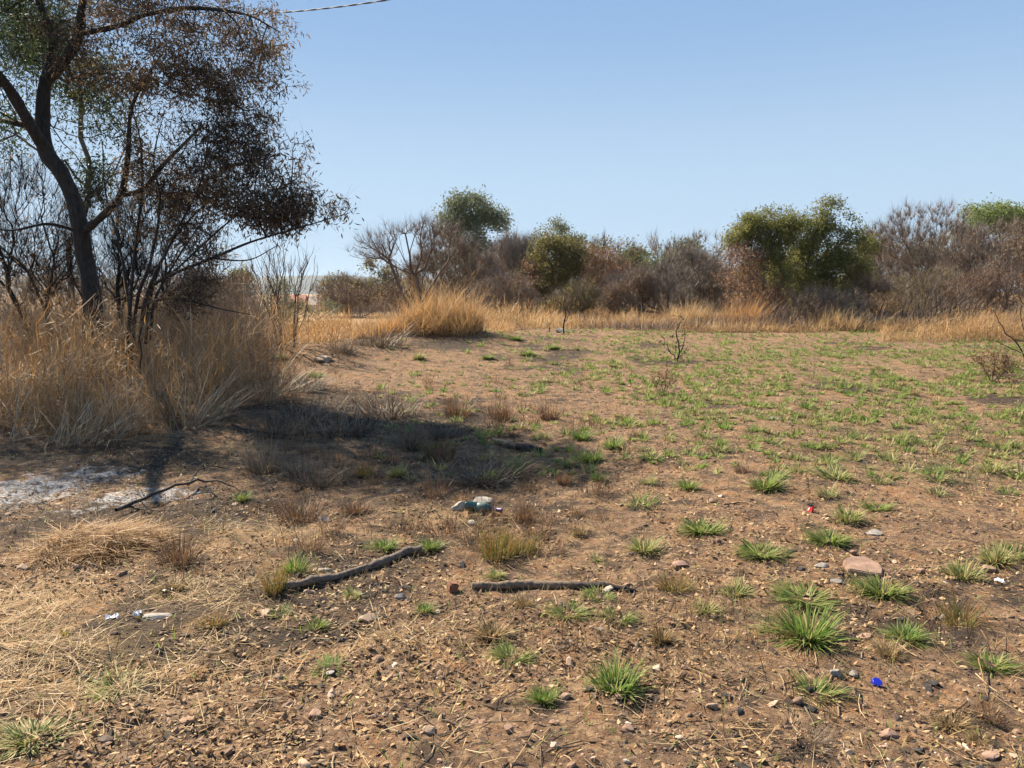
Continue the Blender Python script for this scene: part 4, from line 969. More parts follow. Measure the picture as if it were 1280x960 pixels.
LIST = [
    ('green', 1010, 800, 92, .85, 'largest bright green tussock in the right foreground'),
    ('green', 770, 862, 85, 1.0, 'broad green tussock with pale yellow blades at the lower centre right'),
    ('flat', 1018, 868, 66, .9, 'grey-green tussock below the largest tussock, left of the blue cap'),
    ('flat', 1105, 740, 55, .8, 'spreading green tussock just below the flat reddish rock'),
    ('green', 680, 876, 44, 1.0, 'small green tussock beside a pinkish stone left of the broad one'),
    ('pale', 1203, 722, 55, .9, 'pale green tussock right of the flat reddish rock'),
    ('pale', 1245, 702, 46, 1.0, 'yellowish tussock near the right edge above the reddish stone'),
    ('flat', 1240, 832, 50, .9, 'green tussock with one fallen straw at the right edge'),
    ('olive', 1200, 780, 44, .8, 'brownish green tuft right of the foreground beside a small white-edged stone'),
    ('green', 1132, 798, 46, .8, 'green half of the paired tussocks right of the largest one'),
    ('dry', 1110, 820, 42, .9, 'straw-coloured half of the paired tussocks above the blue cap'),
    ('flat', 1008, 750, 70, .45, 'wide flat green tussock touching the back of the largest one'),
    ('pale', 920, 742, 48, .8, 'pale green tussock left of the wide flat one'),
    ('pale', 880, 765, 40, .7, 'low yellow-green tussock left of the foreground pair'),
    ('olive', 845, 738, 44, .7, 'olive brown tussock past the charred end of the right log'),
    ('flat', 953, 694, 52, .8, 'green tussock with drooping blades left of the flat rock'),
    ('flat', 880, 664, 48, .9, 'rounded green tussock below the dark green one'),
    ('green', 958, 610, 44, 1.0, 'dark green rounded tussock near the middle right'),
    ('flat', 1097, 636, 34, .9, 'small dark green tussock right of the red scrap'),
    ('pale', 1045, 598, 52, .6, 'wide bright yellow-green tussock before the low green mat'),
    ('green', 860, 611, 28, 1.0, 'small round green tussock between dark green tussock and log'),
    ('rust', 930, 590, 24, .6, 'small dark brown tuft left of the dark green tussock'),
    ('green', 900, 556, 22, 1.0, 'small green tussock above the dark brown tuft'),
    ('green', 767, 561, 32, 1.1, 'bright yellow-green tussock, right one of the lit pair'),
    ('green', 727, 550, 28, 1.1, 'bright yellow-green tussock, left one of the lit pair'),
    ('green', 740, 577, 32, 1.0, 'dark shaded green tussock below the lit pair'),
    ('green', 748, 600, 24, 1.0, 'bright little tussock below the dark shaded one'),
    ('pale', 810, 604, 28, .7, 'low pale tussock right of the bright little one'),
    ('pale', 1060, 650, 46, .9, 'dry greenish tussock below the red scrap on its right'),
    ('flat', 1038, 676, 50, .7, 'spreading green tussock between the red scrap and the flat rock'),
    ('pale', 805, 690, 46, 1.0, 'yellowish tussock above the charred end of the right log'),
    ('olive', 622, 696, 48, 1.5, 'tall rusty green tuft before the bottle, left half'),
    ('olive', 650, 692, 40, 1.3, 'tall rusty green tuft before the bottle, right half'),
    ('rust', 655, 652, 28, 1.4, 'rust-red upright tuft right of the bottle neck'),
    ('dry', 725, 668, 24, .9, 'small straw tuft right of the tall rusty tufts'),
    ('green', 482, 686, 36, .8, 'shaded dark green tussock above the left log'),
    ('green', 540, 686, 32, .9, 'shaded green tussock at the upper end of the left log'),
    ('green', 368, 715, 40, 1.0, 'bright green tussock at the lower end of the left log'),
    ('olive', 343, 738, 36, 1.2, 'olive upright tuft hiding the lower end of the left log'),
    ('green', 397, 784, 34, .9, 'bright green tussock below the left log'),
    ('green', 530, 765, 28, .9, 'bright green tussock below the burnt tuft between the logs'),
    ('char', 519, 740, 24, .5, 'small burnt black tuft between the two logs'),
    ('pale', 440, 746, 30, .7, 'pale sparse tussock below the middle of the left log'),
    ('flat', 350, 768, 26, .8, 'low green tussock below the olive upright tuft'),
    ('olive', 270, 780, 40, .5, 'flattened green and brown tussock in the straw at the left'),
    ('flat', 412, 836, 46, .5, 'flat sparse green patch tussock below the bright green one at left'),
    ('flat', 640, 824, 50, .8, 'grey-green tussock at the centre below the right log'),
    ('dry', 615, 796, 56, .8, 'dead brown tuft behind the grey-green centre tussock'),
    ('dry', 655, 758, 34, .9, 'straw-green tuft under the left part of the right log'),
    ('flat', 712, 768, 56, .7, 'pale spreading tussock under the middle of the right log'),
    ('flat', 772, 775, 40, .8, 'pale green tussock right of the one under the middle of the log'),
    ('flat', 750, 746, 42, .7, 'green tussock touching the charred end of the right log'),
    ('dry', 826, 802, 40, 1.1, 'straw tuft with green edge right of the pale tussocks'),
    ('flat', 1270, 694, 36, .9, 'green tussock cut by the right edge above the pale ones'),
    ('char', 1010, 930, 60, .35, 'low dark weed patch below the grey-green tussock'),
    ('dry', 1190, 906, 44, .6, 'sparse dead tuft in the lower right foreground'),
    ('rust', 1236, 898, 34, .6, 'brown dead tuft nearest the lower right edge'),
    ('dry', 1225, 925, 36, .5, 'low dead tuft below the brown one at lower right'),
    ('pale', 497, 594, 32, .9, 'lit yellow-green tussock in the burnt patch left of centre'),
    ('olive', 455, 594, 28, .9, 'greenish brown tuft left of the lit tussock in the burnt patch'),
    ('greystalk', 400, 604, 60, .9, 'broad grey-stalked tuft with green base at the burnt patch'),
    ('greystalk', 330, 588, 48, 1.2, 'grey-stalked tuft with green base left of the broad one'),
    ('greystalk', 375, 592, 44, 1.2, 'upright grey tuft between the two broad grey ones'),
    ('rust', 225, 704, 44, .9, 'reddish dry tuft right of the straw heap'),
    ('dry', 218, 736, 64, .5, 'flattened dead tuft beside the black tin'),
    ('rust', 375, 650, 54, .7, 'brown stubble tuft below the broad grey tuft'),
    ('greystalk', 600, 600, 90, .5, 'wide brown stalky tuft behind the pale stone and bottle'),
    ('rust', 573, 520, 40, .9, 'brown stalky tuft on the dark ground left of centre'),
    ('rust', 628, 524, 36, .9, 'brown stalky tuft near the curved burnt branch'),
    ('rust', 686, 524, 32, .9, 'light brown stalky tuft left of the lit green pair'),
    ('rust', 550, 575, 46, .9, 'reddish stalky tuft above the pale stone'),
    ('greystalk', 512, 560, 44, 1.1, 'dark grey upright tuft above the lit tussock'),
    ('char', 430, 540, 90, .52, 'broad blackened stalky tuft in the middle of the burnt patch'),
    ('char', 375, 528, 80, .52, 'broad blackened stalky tuft at the left of the burnt patch'),
    ('char', 485, 520, 80, .52, 'blackened stalky tuft at the top of the burnt patch'),
    ('rust', 705, 604, 26, .8, 'small dark brown tuft below the lit green pair'),
    ('green', 660, 444, 26, .7, 'bright green tussock left of centre on the far edge of the clearing'),
    ('pale', 745, 700, 26, .6, 'little pale tuft above the middle of the right log'),
    ('pale', 620, 720, 32, .6, 'low green tuft behind the sawn end of the right log'),
    ('green', 303, 625, 24, .8, 'small yellow-green tussock right of the charred forked branch'),
    ('pale', 40, 925, 80, .5, 'wide low green patch in the lower left corner'),
    ('char', 473, 432, 60, .7, 'dark thatch of burnt grass on the near face of the mound'),
    ('char', 429, 440, 30, .8, 'small dark tuft at the left foot of the mound'),
    ('pale', 523, 449, 20, .9, 'lone green tussock below the tall golden clump'),
    ('green', 395, 472, 24, .8, 'dull green tussock by the dead pole on the left slope'),
    ('pale', 349, 448, 26, .8, 'yellow-green tussock at the foot of the bare sapling'),
    ('green', 610, 448, 20, .7, 'green tussock right of the mound, nearer of two'),
    ('green', 644, 425, 22, .6, 'green tussock on the skyline edge right of the golden clump'),
    ('green', 690, 436, 22, .6, 'wide green tussock before the pale stone at the far edge'),
    ('rust', 445, 640, 40, .6, 'dull brown tuft right of the pale paper scrap'),
    ('char', 555, 545, 60, .6, 'low dark stalky tuft left of the curved burnt branch'),
    ('char', 640, 590, 60, .5, 'dark stalky tuft under the curved burnt branch'),
    ('char', 345, 545, 50, .9, 'dark stalky tuft at the right foot of the grass bank'),
    ('pale', 150, 862, 80, .35, 'low green patch in the straw at lower left'),
]
for k, u, v, wp, hs, lb in LIST:
    p = G(u, v); wd = wp / FPX * p[1] / math.cos(math.atan((u - 640) / FPX))
    tussock(k, (p[0], p[1], p[2] - .004), wd * 1.1, lb, hs=hs * .95)

def free(x, y, r):
    return all((x - a) ** 2 + (y - b) ** 2 > (.45 * (c + r)) ** 2 for a, b, c in OCC[-400:])
MARKS = [((1079, 712), 'flat reddish rock'), ((846, 452), 'black burnt shrub'), ((1240, 478), 'rust-brown dead shrub'), ((830, 492), 'little reddish dead shrub'), ((705, 417), 'thin burnt sapling'),
         ((1013, 640), 'red scrap'), ((958, 610), 'dark green rounded tussock'), ((745, 565), 'lit pair of tussocks'), ((648, 560), 'curved burnt branch'), ((606, 641), 'green bottle'),
         ((1045, 598), 'bright tussock before the green mat'), ((968, 525), 'small grey stone amid the clearing'), ((900, 556), 'tussock above the dark brown tuft'), ((1283, 455), 'wiry bare shrub'),
         ((690, 733), 'straight log'), ((430, 722), 'slanting log'), ((400, 604), 'broad grey-stalked tuft'), ((430, 540), 'broad blackened tuft'), ((523, 449), 'lone tussock below the golden clump'), ((1060, 415), 'arching straw clump'),
         ((1250, 700), 'yellowish tussock at the right edge'), ((405, 652), 'pale paper scrap'), ((485, 520), 'blackened tuft atop the burnt patch')]
MARKP = [(G(*q), n) for q, n in MARKS]
ORD = ['closest', 'second closest', 'third closest', 'fourth closest', 'fifth closest', 'sixth closest', 'seventh closest', 'eighth closest', 'ninth closest', 'tenth closest', 'eleventh closest', 'twelfth closest', 'thirteenth closest', 'fourteenth closest', 'fifteenth closest', 'sixteenth closest', 'seventeenth closest', 'eighteenth closest', 'nineteenth closest', 'twentieth closest']
PENDING = []
def name_pending():
    seen = {}
    def dist(o):
        return min((math.hypot(o.location.x - q[0], (o.location.y - q[1])), i) for i, (q, n) in enumerate(MARKP))
    for d, i, o, adj in sorted([(*dist(o), o, adj) for o, adj in PENDING], key=lambda q: q[0]):
        q, n = MARKP[i]
        dx, dy = o.location.x - q[0], o.location.y - q[1]
        way = ('right of' if dx > 0 else 'left of') if abs(dx) > .5 * abs(dy) else ('beyond' if dy > 0 else 'this side of')
        k = seen.setdefault((i, way, adj), 0); seen[(i, way, adj)] += 1
        o['label'] = f'{adj}, {ORD[min(k, 19)]} {way} the {n}'
# small individual green tufts over the clearing
cnt = 0; tries = 0
while cnt < 200 and tries < 6000:
    tries += 1
    u = random.uniform(600, 1290); v = 420 + 220 * random.random() ** 1.7
    p = G(u, v); y = p[1]
    if y > 26 or y < 5.5: continue
    dens = .25 + .75 * float(sstep(np.float64(0), np.float64(300), np.float64(u - 560 - (v - 420) * 1.2)))
    if random.random() > dens: continue
    wd = random.uniform(.18, .42)
    if not free(p[0], y, wd): continue
    k = random.choices(('green', 'pale', 'dry'), (.66, .24, .1))[0]
    adj = {'green': 'small fresh green tuft', 'pale': 'small pale green tuft', 'dry': 'small dead straw tuft'}[k]
    PENDING.append((tussock(k, (p[0], y, p[2] - .004), wd, None, group='small tufts scattered over the clearing', small=True, hs=.75), adj))
    cnt += 1
cnt = 0
while cnt < 75:
    u = random.uniform(330, 760); v = random.uniform(440, 700)
    p = G(u, v); y = p[1]
    if random.random() > .25 + .75 * float(mask(np.array([p[0]]), np.array([y]), BURN_SHADE)[0]): continue
    wd = random.uniform(.14, .34)
    if not free(p[0], y, wd): continue
    PENDING.append((tussock('rust', (p[0], y, p[2] - .004), wd, None, group='small burnt-off tufts on the left middle ground', small=True, hs=.8), 'small brown burnt-off tuft'))
    cnt += 1
name_pending()

CHAR_SHADE_SPOTS += [(a_, b_, .55 * c_) for a_, b_, c_ in OCC if b_ < 9]
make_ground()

# uncountable small growth
def fan(n, d0, d1, t=.75):
    y = d0 * (d1 / d0) ** rng.random(n)
    return rng.uniform(-t, t, n) * y, y
def far_tufts():
    x, y = fan(15000, 6.5, 27, .72)
    u = 640 + FPX * x / y
    dens = .12 + .88 * sstep(560, 900, u) * sstep(7, 14, y) * (.5 + .5 * sstep(.35, .6, fbm(x * .28, y * .28, 92)))
    ok = (rng.random(len(x)) < dens) & (u > 470) & (fbm(x * .9, y * .9, 91) > .38)
    x, y = x[ok], y[ok]
    nb = 28; m = len(x)
    sz = rng.uniform(.45, 1.0, m) * (.7 + .8 * rng.random(m) ** 3)
    a = rng.uniform(0, 6.28, m * nb); r = .05 * np.repeat(sz, nb) * np.sqrt(rng.random(m * nb))
    X = np.repeat(x, nb) + r * np.cos(a); Y = np.repeat(y, nb) + r * np.sin(a)
    n = m * nb
    rn = np.clip(np.repeat(rng.random(m) ** 1.3, nb) * .6 + rng.random(n) * .45, 0, 1)
    g = Geo().add(*blades(np.stack([X, Y, ground_h(X, Y) - .004], 1), a + rng.normal(0, .5, n), rng.uniform(.05, .15, n) * np.repeat(sz, nb), rng.uniform(.010, .024, n), rng.uniform(.2, 1.25, n), rng.uniform(.1, .7, n), 2, rnd=rn))
    g.mq = [(np.arange(len(q)) % 2) * 0 + (rng.random(m).repeat(nb) < .55) for q in g.mq]; g.mt = [g.mq[0].copy()]
    tag(g.obj('green_tufts', [M['pale'], M['regrowth']]), 'countless tiny green tufts over the far clearing', 'grass', kind='stuff')
far_tufts()
def short_grass():
    x, y = fan(80000, 2.0, 22, .75)
    mg = mask(x, y, MAT)
    ok = rng.random(len(x)) < .05 + .95 * mg * sstep(.35, .6, fbm(x * 2.2, y * 2.2, 93))
    x, y = x[ok], y[ok]; n = len(x)
    g = Geo().add(*blades(np.stack([x, y, ground_h(x, y) - .003], 1), rng.uniform(0, 6.28, n), rng.uniform(.02, .07, n), rng.uniform(.003, .008, n) * (1 + y * .06), rng.uniform(.1, 1.2, n), rng.uniform(.1, .7, n), 2))
    tag(g.obj('short_grass', M['regrowth']), 'thin low green-brown ground cover between the tussocks', 'grass', kind='stuff')
short_grass()
def dry_stubble():
    x, y = fan(34000, 3.0, 27, .74)
    ok = rng.random(len(x)) < .15 + .85 * sstep(.40, .60, fbm(x * .8, y * .8, 111))
    x, y = x[ok], y[ok]; n = len(x)
    g = Geo().add(*blades(np.stack([x, y, ground_h(x, y) - .003], 1), rng.uniform(0, 6.28, n), rng.uniform(.03, .13, n), rng.uniform(.0025, .005, n) * (1 + y * .09), rng.uniform(.1, 1.45, n), rng.uniform(.0, .7, n), 1))
    tag(g.obj('dry_stubble', M['dry']), 'fine dry stubble and dead blades over the whole clearing', 'grass', kind='stuff')
dry_stubble()
def stubble():
    x, y = fan(60000, 2.6, 16, .72)
    b = mask(x, y, BURN_SHADE)
    ok = (rng.random(len(x)) < b * .75 * sstep(.36, .52, fbm(x * 1.1, y * 1.1, 95)))
    x, y = x[ok], y[ok]; n = len(x)
    g = Geo().add(*blades(np.stack([x, y, ground_h(x, y) - .003], 1), rng.uniform(0, 6.28, n), rng.uniform(.05, .22, n), rng.uniform(.002, .005, n) * (1 + y * .06), rng.uniform(0, .7, n), rng.uniform(.0, .5, n), 2))
    tag(g.obj('burnt_stubble', M['rust']), 'thin burnt brown stubble stalks on the blackened ground', 'grass', kind='stuff')
stubble()
def straw():
    x, y = fan(110000, 1.9, 9, .75)
    s = mask(x, y, STRAW)
    ok = rng.random(len(x)) < .022 + .9 * s * sstep(.3, .55, fbm(x * 2.5, y * 2.5, 97))
    x, y = x[ok], y[ok]; n = len(x)
    g = Geo().add(*blades(np.stack([x, y, ground_h(x, y) + rng.uniform(.001, .02, n)], 1), rng.uniform(0, 6.28, n), rng.uniform(.04, .22, n), rng.uniform(.0015, .005, n), rng.uniform(1.35, 1.62, n), rng.normal(0, .3, n), 2, twist=.9))
    tag(g.obj('straw_litter', M['straw']), 'loose pale straw strewn over the ground', 'straw', kind='stuff')
straw()
def litter():
    x, y = fan(95000, 1.8, 26, .76)
    dn = sstep(.36, .62, fbm(x * 1.6, y * 1.6, 99))
    ok = rng.random(len(x)) < .12 + .88 * dn
    x, y = x[ok], y[ok]; n = len(x)
    d = np.stack([rng.normal(size=n), rng.normal(size=n), rng.uniform(.1, .65, n)], 1)
    L = rng.uniform(.008, .036, n) * (1 + .03 * y)
    V = leaves(np.stack([x, y, ground_h(x, y) + .002], 1), L, L * rng.uniform(.3, .75, n), .1, dirs=d, flat=True)
    tag(Geo().add(*V).obj('leaf_litter', M['litter']), 'curled dead leaves and chips littering the ground', 'leaf litter', kind='stuff')
litter()
def gravel():
    x, y = fan(15000, 1.8, 22, .76)
    s = .006 * (rng.random(len(x)) ** -.42) * (1 + .04 * y); s = np.clip(s, .004, .05)
    z = ground_h(x, y) + s * .08
    tag(Geo().add(*pebbles(np.stack([x, y, z], 1), s)).obj('gravel', M['pebble']), 'loose gravel and clods scattered over the soil', 'gravel', kind='stuff')
gravel()
def charcoal():
    x, y = fan(20000, 1.8, 24, .74)
    b = np.maximum(mask(x, y, BURN_SHADE), .5 * sstep(.55, .7, fbm(x * .9, y * .9, 107)))
    ok = rng.random(len(x)) < .06 + .8 * b
    x, y = x[ok], y[ok]; sz = np.clip(.007 * rng.random(len(x)) ** -.4 * (1 + .05 * y), .005, .05)
    tag(Geo().add(*pebbles(np.stack([x, y, ground_h(x, y) + sz * .1], 1), sz, .5)).obj('charcoal', char_m), 'bits of charcoal and burnt stubs on the ground', 'charcoal', kind='stuff')
def sticks():
    x, y = fan(1500, 1.9, 12, .75)
    n = len(x); a = rng.uniform(0, 6.28, n); L = rng.uniform(.04, .2, n)
    d = np.stack([np.cos(a), np.sin(a)], 1)
    k = np.linspace(-.5, .5, 4)
    bend = rng.normal(0, .12, (n, 1)) * (k[None] ** 2) * 4
    X = x[:, None] + d[:, :1] * L[:, None] * k + -d[:, 1:] * bend * L[:, None]
    Y = y[:, None] + d[:, 1:] * L[:, None] * k + d[:, :1] * bend * L[:, None]
    r = rng.uniform(.0012, .0035, n)
    Z = ground_h(X, Y) + r[:, None] * 1.4 + rng.uniform(0, .006, (n, 1))
    tag(Geo().add(*tubes(np.stack([X, Y, Z], -1), np.repeat(r[:, None], 4, 1) * np.array([1, .9, .8, .5]), 4)).obj('twig_litter', M['twig']), 'thin broken twigs lying about the ground', 'twigs', kind='stuff')
sticks()
char_m = barkmat('char', (.012, .011, .011), (.04, .036, .034), 60)
charcoal()

# ---------------------------------------------------------------- stones
M['redstone'] = stonemat('red_stone', [(.3, (.15, .09, .062)), (.55, (.25, .155, .11)), (.75, (.33, .23, .17))])
M['tanstone'] = stonemat('tan_stone', [(.3, (.22, .15, .10)), (.6, (.35, .25, .175)), (.8, (.44, .34, .25))])
M['greystone'] = stonemat('grey_stone', [(.3, (.14, .125, .11)), (.6, (.25, .225, .20)), (.8, (.36, .32, .28))])
M['palestone'] = stonemat('pale_stone', [(.3, (.22, .19, .15)), (.6, (.34, .30, .245)), (.8, (.43, .385, .32))])
M['darkclod'] = stonemat('dark_clod', [(.3, (.05, .035, .027)), (.6, (.11, .075, .055)), (.8, (.17, .12, .09))])
def stone_mesh(sx, sy, sz, mat, seed, planes=9):
    rs = np.random.default_rng(seed)
    bm = bmesh.new(); bmesh.ops.create_icosphere(bm, subdivisions=3, radius=1)
    V = np.array([v.co for v in bm.verts])
    for _ in range(planes):
        nrm = rs.normal(size=3); nrm /= np.linalg.norm(nrm); d = rs.uniform(.42, .78)
        e = V @ nrm - d
        V = V - np.where(e > 0, e * .93, 0)[:, None] * nrm
    V *= 1 + .10 * (vnoise(V[:, 0] * 2.5 + seed, V[:, 1] * 2.5, V[:, 2] * 2.5, 8) - .5)[:, None]
    V *= np.array([sx, sy, sz]) * .62
    for v, c in zip(bm.verts, V): v.co = c
    me = bpy.data.meshes.new('stone'); bm.to_mesh(me); bm.free()
    me.materials.append(M[mat])
    return me
def stone(u, v, wpx, hpx, mat, label, depth=.8, sink=.3, name='stone', rz=None, tilt=.1):
    p = G(u, v); k = p[1] / FPX
    sx, sz = wpx * k, max(hpx * k, .012)
    o = bpy.data.objects.new(name, stone_mesh(sx, sx * depth, sz, mat, int(u * 7 + v)))
    o.location = (p[0], p[1], p[2] + sz * (.5 - sink)); o.rotation_euler = (random.uniform(-tilt, tilt), random.uniform(-tilt, tilt), random.uniform(-.5, .5) if rz is None else rz)
    col.objects.link(o); tag(o, label, 'stone')
    return o
STONES = [
    (461, 777, 24, 12, 'tanstone', 'tan pointed stone below the left log toward the centre'),
    (636, 915, 15, 14, 'redstone', 'upright reddish stone at the bottom centre'),
    (538, 914, 17, 11, 'tanstone', 'pale tan stone left of the upright reddish one'),
    (786, 912, 17, 12, 'redstone', 'rounded reddish stone below the broad green tussock'),
    (706, 873, 17, 8, 'redstone', 'flat pinkish stone touching the small green tussock'),
    (1081, 797, 20, 7, 'redstone', 'flat pale pink stone right of the largest tussock'),
    (1234, 713, 22, 11, 'redstone', 'dark red stone beside the pale tussock at the right'),
    (852, 707, 20, 7, 'redstone', 'flat reddish stone beyond the right log'),
    (1180, 774, 11, 8, 'greystone', 'small grey stone left of the brownish green tuft'),
    (1112, 920, 30, 12, 'redstone', 'broken reddish stone slab at the lower right'),
    (1240, 945, 27, 10, 'redstone', 'reddish flat stone in the lower right corner'),
    (890, 884, 14, 11, 'tanstone', 'orange-tan stone left of the grey-green tussock'),
    (998, 878, 15, 10, 'redstone', 'pink stone at the foot of the grey-green tussock'),
    (1058, 942, 16, 9, 'tanstone', 'pale stone at the bottom right of centre'),
    (1151, 716, 13, 8, 'redstone', 'small red stone between the flat rock and the pale tussock'),
    (1067, 844, 15, 9, 'greystone', 'grey-brown stone left of the blue cap'),
    (1046, 842, 15, 12, 'greystone', 'grey stone against the right of the grey-green tussock'),
    (1027, 708, 17, 6, 'greystone', 'flat grey stone left of the flat reddish rock'),
    (1045, 727, 14, 6, 'greystone', 'small flat grey stone below left of the flat reddish rock'),
    (988, 690, 14, 7, 'darkclod', 'dark stone by the drooping green tussock'),
    (393, 895, 17, 12, 'redstone', 'pink-brown stone at the lower left of centre'),
    (379, 958, 22, 12, 'tanstone', 'pale stone cut by the bottom edge left of centre'),
    (133, 928, 22, 13, 'darkclod', 'dark clod in the straw near the lower left corner'),
    (350, 848, 13, 8, 'redstone', 'small pink stone left of the flat sparse tussock'),
    (412, 843, 12, 7, 'greystone', 'small grey stone beside the flat sparse tussock'),
    (191, 773, 44, 9, 'greystone', 'long flat grey stone in the straw right of the white scraps'),
    (334, 768, 20, 8, 'tanstone', 'tan flat stone below the olive upright tuft'),
    (388, 742, 15, 8, 'tanstone', 'small tan stone below the left log'),
    (405, 715, 18, 7, 'greystone', 'pale grey stone behind the left log'),
    (30, 710, 16, 8, 'tanstone', 'tan stone at the left edge below the straw heap'),
    (138, 692, 14, 8, 'tanstone', 'pale stone chip at the foot of the straw heap'),
    (500, 748, 12, 9, 'greystone', 'rounded grey stone left of the burnt tuft'),
    (1094, 668, 24, 6, 'greystone', 'flat grey slab above the flat reddish rock'),
    (1067, 693, 10, 7, 'redstone', 'red stone chip above the flat reddish rock'),
    (590, 655, 12, 9, 'palestone', 'small white stone before the bottle'),
    (968, 525, 12, 6, 'greystone', 'small grey stone in the middle of the clearing'),
    (700, 415, 14, 7, 'palestone', 'pale stone at the far edge of the clearing by the burnt sapling'),
    (402, 452, 24, 10, 'tanstone', 'tan stone on the slope left of the mound'),
]
for u, v, wp, hp, m_, lb in STONES: stone(u, v, wp, hp, m_, lb)
stone(600, 630, 29, 13, 'palestone', 'pale grey rounded stone lying against the back of the bottle', .7, .25, rz=.1)
stone(574, 634, 24, 9, 'palestone', 'long pale grey stone left of the rounded one by the bottle', .5, .3, rz=.5)

def flat_rock():
    p = G(1079, 712); k = p[1] / FPX
    out = [(-25, -6), (-20, 9), (-4, 15), (14, 14), (25, 4), (22, -5), (14, -13), (-4, -11)]
    bm = bmesh.new()
    vs = [bm.verts.new((a * k, b * k * 1.9, 0)) for a, b in out]
    f = bm.faces.new(vs)
    r = bmesh.ops.extrude_face_region(bm, geom=[f])
    tv = [e for e in r['geom'] if isinstance(e, bmesh.types.BMVert)]
    for v in tv: v.co.z += 8 * k + v.co.y * .10; v.co.x *= .95; v.co.y *= .95
    bmesh.ops.bevel(bm, geom=[e for e in bm.edges], offset=.005, segments=2, affect='EDGES')
    bmesh.ops.triangulate(bm, faces=bm.faces[:])
    bmesh.ops.subdivide_edges(bm, edges=[e for e in bm.edges if e.calc_length() > .03], cuts=2, use_grid_fill=True)
    for v in bm.verts:
        q = v.co * 30
        v.co += Vector((0, 0, 1)) * (float(vnoise(q.x, q.y, q.z, 3)) - .5) * .008
    me = bpy.data.meshes.new('flat_rock'); bm.normal_update(); bm.to_mesh(me); bm.free(); me.materials.append(M['redstone'])
    o = bpy.data.objects.new('flat_rock', me); o.location = (p[0], p[1], p[2] - .008); col.objects.link(o)
    tag(o, 'large flat reddish rock slab in the right foreground', 'rock')
flat_rock()

# a cube of crumbling brick between the logs
def brick_bit():
    p = G(566, 738); k = p[1] / FPX; s = 13 * k
    bm = bmesh.new(); bmesh.ops.create_cube(bm, size=s)
    bmesh.ops.bevel(bm, geom=bm.edges[:], offset=s * .14, segments=2, affect='EDGES')
    bmesh.ops.subdivide_edges(bm, edges=bm.edges[:], cuts=2, use_grid_fill=True)
    for v in bm.verts:
        q = v.co * 60
        v.co *= 1 + .3 * (float(vnoise(q.x + 5, q.y, q.z, 6)) - .5)
    me = bpy.data.meshes.new('brick_fragment'); bm.to_mesh(me); bm.free(); me.materials.append(stonemat('crumbled_brick', [(.3, (.12, .05, .03)), (.7, (.30, .13, .07))]))
    o = bpy.data.objects.new('brick_fragment', me); o.location = (p[0], p[1], p[2] + s * .38); o.rotation_euler = (.1, .15, .5); col.objects.link(o)
    tag(o, 'crumbled red brick lump between the two logs', 'brick')
brick_bit()

# ---------------------------------------------------------------- logs and branches
def logmat(name, c1, c2, char_from=None, axis=0, ringscale=55):
    m, nt, N, L, P = newmat(name)
    a = N.new('ShaderNodeAttribute'); a.attribute_name = 't'
    tc = N.new('ShaderNodeTexCoord')
    nz = N.new('ShaderNodeTexNoise'); nz.inputs['Scale'].default_value = 60; nz.inputs['Detail'].default_value = 7; nz.inputs['Roughness'].default_value = .7
    L.new(tc.outputs['Object'], nz.inputs[0])
    rp = ramp(N, [(.32, c1), (.68, c2)]); L.new(nz.outputs[0], rp.inputs[0])
    c = rp.outputs[0]
    if char_from is not None:
        ad = N.new('ShaderNodeMath'); ad.operation = 'MULTIPLY_ADD'; L.new(nz.outputs[0], ad.inputs[0]); ad.inputs[1].default_value = .25; L.new(a.outputs['Fac'], ad.inputs[2])
        mr = N.new('ShaderNodeMapRange'); L.new(ad.outputs[0], mr.inputs[0]); mr.inputs[1].default_value = char_from; mr.inputs[2].default_value = char_from + .18
        mx = N.new('ShaderNodeMix'); mx.data_type = 'RGBA'; L.new(mr.outputs[0], mx.inputs[0]); L.new(c, mx.inputs[6]); mx.inputs[7].default_value = (.022, .019, .018, 1)
        c = mx.outputs[2]
    L.new(c, P.inputs['Base Color']); P.inputs['Roughness'].default_value = .9
    b = N.new('ShaderNodeBump'); b.inputs['Strength'].default_value = .7; b.inputs['Distance'].default_value = .004
    L.new(nz.outputs[0], b.inputs['Height']); L.new(b.outputs[0], P.inputs['Normal'])
    return m
